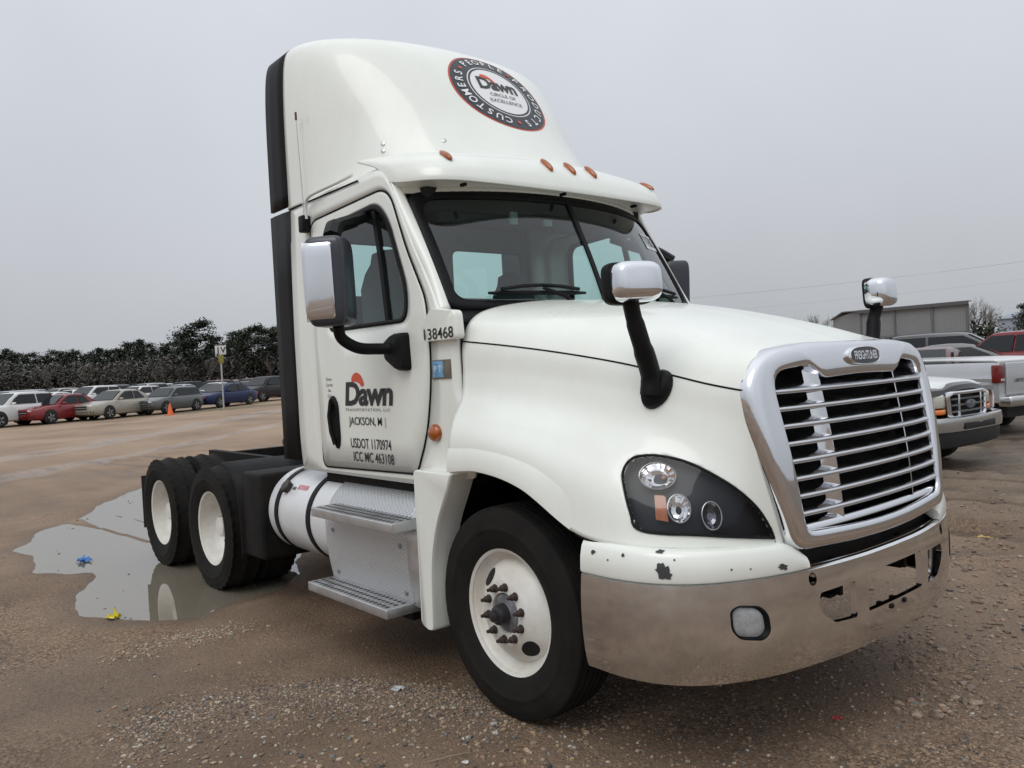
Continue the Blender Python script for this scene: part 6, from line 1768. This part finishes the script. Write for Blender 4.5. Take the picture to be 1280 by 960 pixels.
MB().box(XT+.004,XT+.05,-.80,.80,.76,1.32,.02).build('tailgate', SVP, sv)
MB().box(XT+.05,XT+.07,-.10,.10,1.17,1.26,.01).build('tailgate_handle', CDARK, sv)
t = text_mb('LIMITED', .085, bold=.003); t.v = [(XT+.054, -a-.45, b+1.0) for a, b, c in t.v]
t.v = [(x, -y-.9, z) for x, y, z in t.v]; t.build('tailgate_lettering', mat('badge_grey', (.12,.12,.12), .4), sv, smooth=False)
for s in (-1, 1):
    tl = MB().box(XT-.11,XT+.035,s*.925-.085,s*.925+.09,.97,1.29,.025); tl.build('tail_lamp', mat('dark_tail_lamp', (.16,.006,.006), .25, coat=.4), sv)
    MB().box(XT+.0,XT+.036,s*.90-.06,s*.90+.06,1.0,1.05,.008).build('reverse_lamp', CLAMP, sv)
MB().box(XT-.05,XT+.20,-.95,.95,.55,.74,.04).build('rear_bumper', mat('pickup_chrome', (.6,.6,.6)), sv)
MB().box(XT+.2,XT+.21,-.2,.1,.58,.70,.004).build('number_plate', mat('plate_white', (.45,.55,.62), .5), sv)
CX_ = 1.0
MB().box(XT-4.6-CX_,XT-2.1-CX_,-.98,.98,.55,1.28,.05).build('cab_lower', SVP, sv)
MB().grid([[(x-CX_, s_*y, z) for s_, y, z in ((-1,.95,1.25),(-1,wt_,zt_-.05),(-1,wt_*.9,zt_),(1,wt_*.9,zt_),(1,wt_,zt_-.05),(1,.95,1.25))] for x, wt_, zt_ in ((XT-2.1,.90,1.36),(XT-2.3,.76,1.84),(XT-2.6,.76,1.9),(XT-3.7,.76,1.88),(XT-4.5,.9,1.3))]).build('cab_upper', SVP, sv, ang=30)
MB().add([(XT-2.13,-.75,1.42),(XT-2.13,.75,1.42),(XT-2.27,.66,1.78),(XT-2.27,-.66,1.78)], [(0,1,2,3)]).build('rear_window', CGLASS, sv, loc=(.03-CX_,0,.0))
MB().box(XT-6.0-CX_,XT-4.4-CX_,-.98,.98,.5,1.18,.08).build('hood', SVP, sv)
for x in (XT-1.25, XT-5.9):
    for s in (-1, 1):
        t, q, sp_ = car_wheel(x, s*.86, .40); w = t.build('wheel', CTYRE, sv); q.build('rim', CRIM, w)
MB().box(XT-6.6,XT-.1,-.6,.6,.34,.60).build('underbody', CDARK, sv)
# ---------------------------------------------------------------- more parked vehicles beyond
for nm_, px, d, col, kind, L_, W_, H_, rz, lab, cat in (
    ('sedan',1150,19,'maroon','sedan',4.7,1.82,1.44,-1.35,'dark red sedan with its windscreen showing behind the white pickup','car'),
    ('sedan',1207,21,'charcoal','sedan',4.9,1.85,1.46,PH+.45,'charcoal sedan parked behind the silver pickup bed','car'),
    ('crossover',1203,27,'charcoal','suv',5.1,1.95,1.85,PH+.35,'charcoal crossover parked in front of the grey warehouse','suv'),
    ('crossover',1268,25,'red','suv',4.7,1.9,1.76,PH+2.7,'red crossover with bright window trim beyond the silver pickup','suv'),
    ('crossover',1140,33,'black','suv',4.7,1.88,1.68,PH+.1,'black crossover near the end of the grey warehouse','suv'),
    ('crossover',1310,34,'white','suv',4.7,1.88,1.70,PH+.1,'white crossover beyond the red crossover','suv')):
    x, y = at_px(px, d); detailed_car(nm_, car_geo(L_, W_, H_, kind), P_[col], (x, y, terrain(x, y)), rz, lab, cat)
# ================================================================== litter
def crumple(name, px, py, s, col, label, seed, flat=.35, tall=1.):
    r = random.Random(seed); p = onZ(px, py, 0); z = max(gz(p[0], p[1]), -.0085)
    rows = []
    for i in range(6):
        rows.append([((i/5-.5)*s*2*(1+r.uniform(-.2,.2)), (j/5-.5)*s*1.4*(1+r.uniform(-.2,.2)), abs(r.gauss(0, s*flat))*tall+.004) for j in range(6)])
    o = MB().grid(rows).build(name, mat('litter_'+name+str(seed), col, .4, var=.25, vscale=25), None, smooth=False, solid=.002, loc=(p[0], p[1], z))
    o.rotation_euler = (0, 0, r.uniform(0, 6)); tag(o, label, 'litter'); return o
crumple('plastic_bag', 105, 701, .08, (.03,.16,.48), 'crumpled blue plastic wrapper floating in the puddle', 1)
crumple('paper_scrap', 142, 772, .055, (.72,.60,.03), 'crumpled bright yellow scrap at the puddle edge', 2, .35, 1.0)
crumple('plastic_scrap', 498, 862, .03, (.50,.52,.53), 'small clear plastic scrap lying on the gravel', 3, .25)
crumple('paper_scrap', 1047, 900, .022, (.42,.03,.03), 'small red scrap on the dirt below the bumper', 4, .2)
crumple('paper_scrap', 582, 956, .012, (.68,.68,.68), 'tiny white scrap lying among the pebbles', 5, .3)
crumple('paper_scrap', 1231, 676, .05, (.62,.40,.08), 'small orange scrap on the churned mud', 6, .25)
a_, b_ = onZ(535, 956, 0), onZ(586, 943, 0)
tag(MB().tube([a_+np.array((0,0,.012)), (a_+b_)/2+np.array((.01,.0,.018)), b_+np.array((0,0,.010))], [.0025,.003,.002], 6).build('twig', mat('twig_pale', (.30,.22,.15), .8)), 'pale thin twig lying among the pebbles', 'twig')
a_, b_ = onZ(1020, 912, 0), onZ(1072, 943, 0)
tag(MB().tube([a_+np.array((0,0,.008)), (a_+b_)/2+np.array((.01,.02,.014)), b_+np.array((0,0,.008))], [.002,.003,.002], 6).build('twig', mat('twig_dark', (.16,.11,.08), .8)), 'brown thin twig lying on the dirt below the bumper', 'twig')
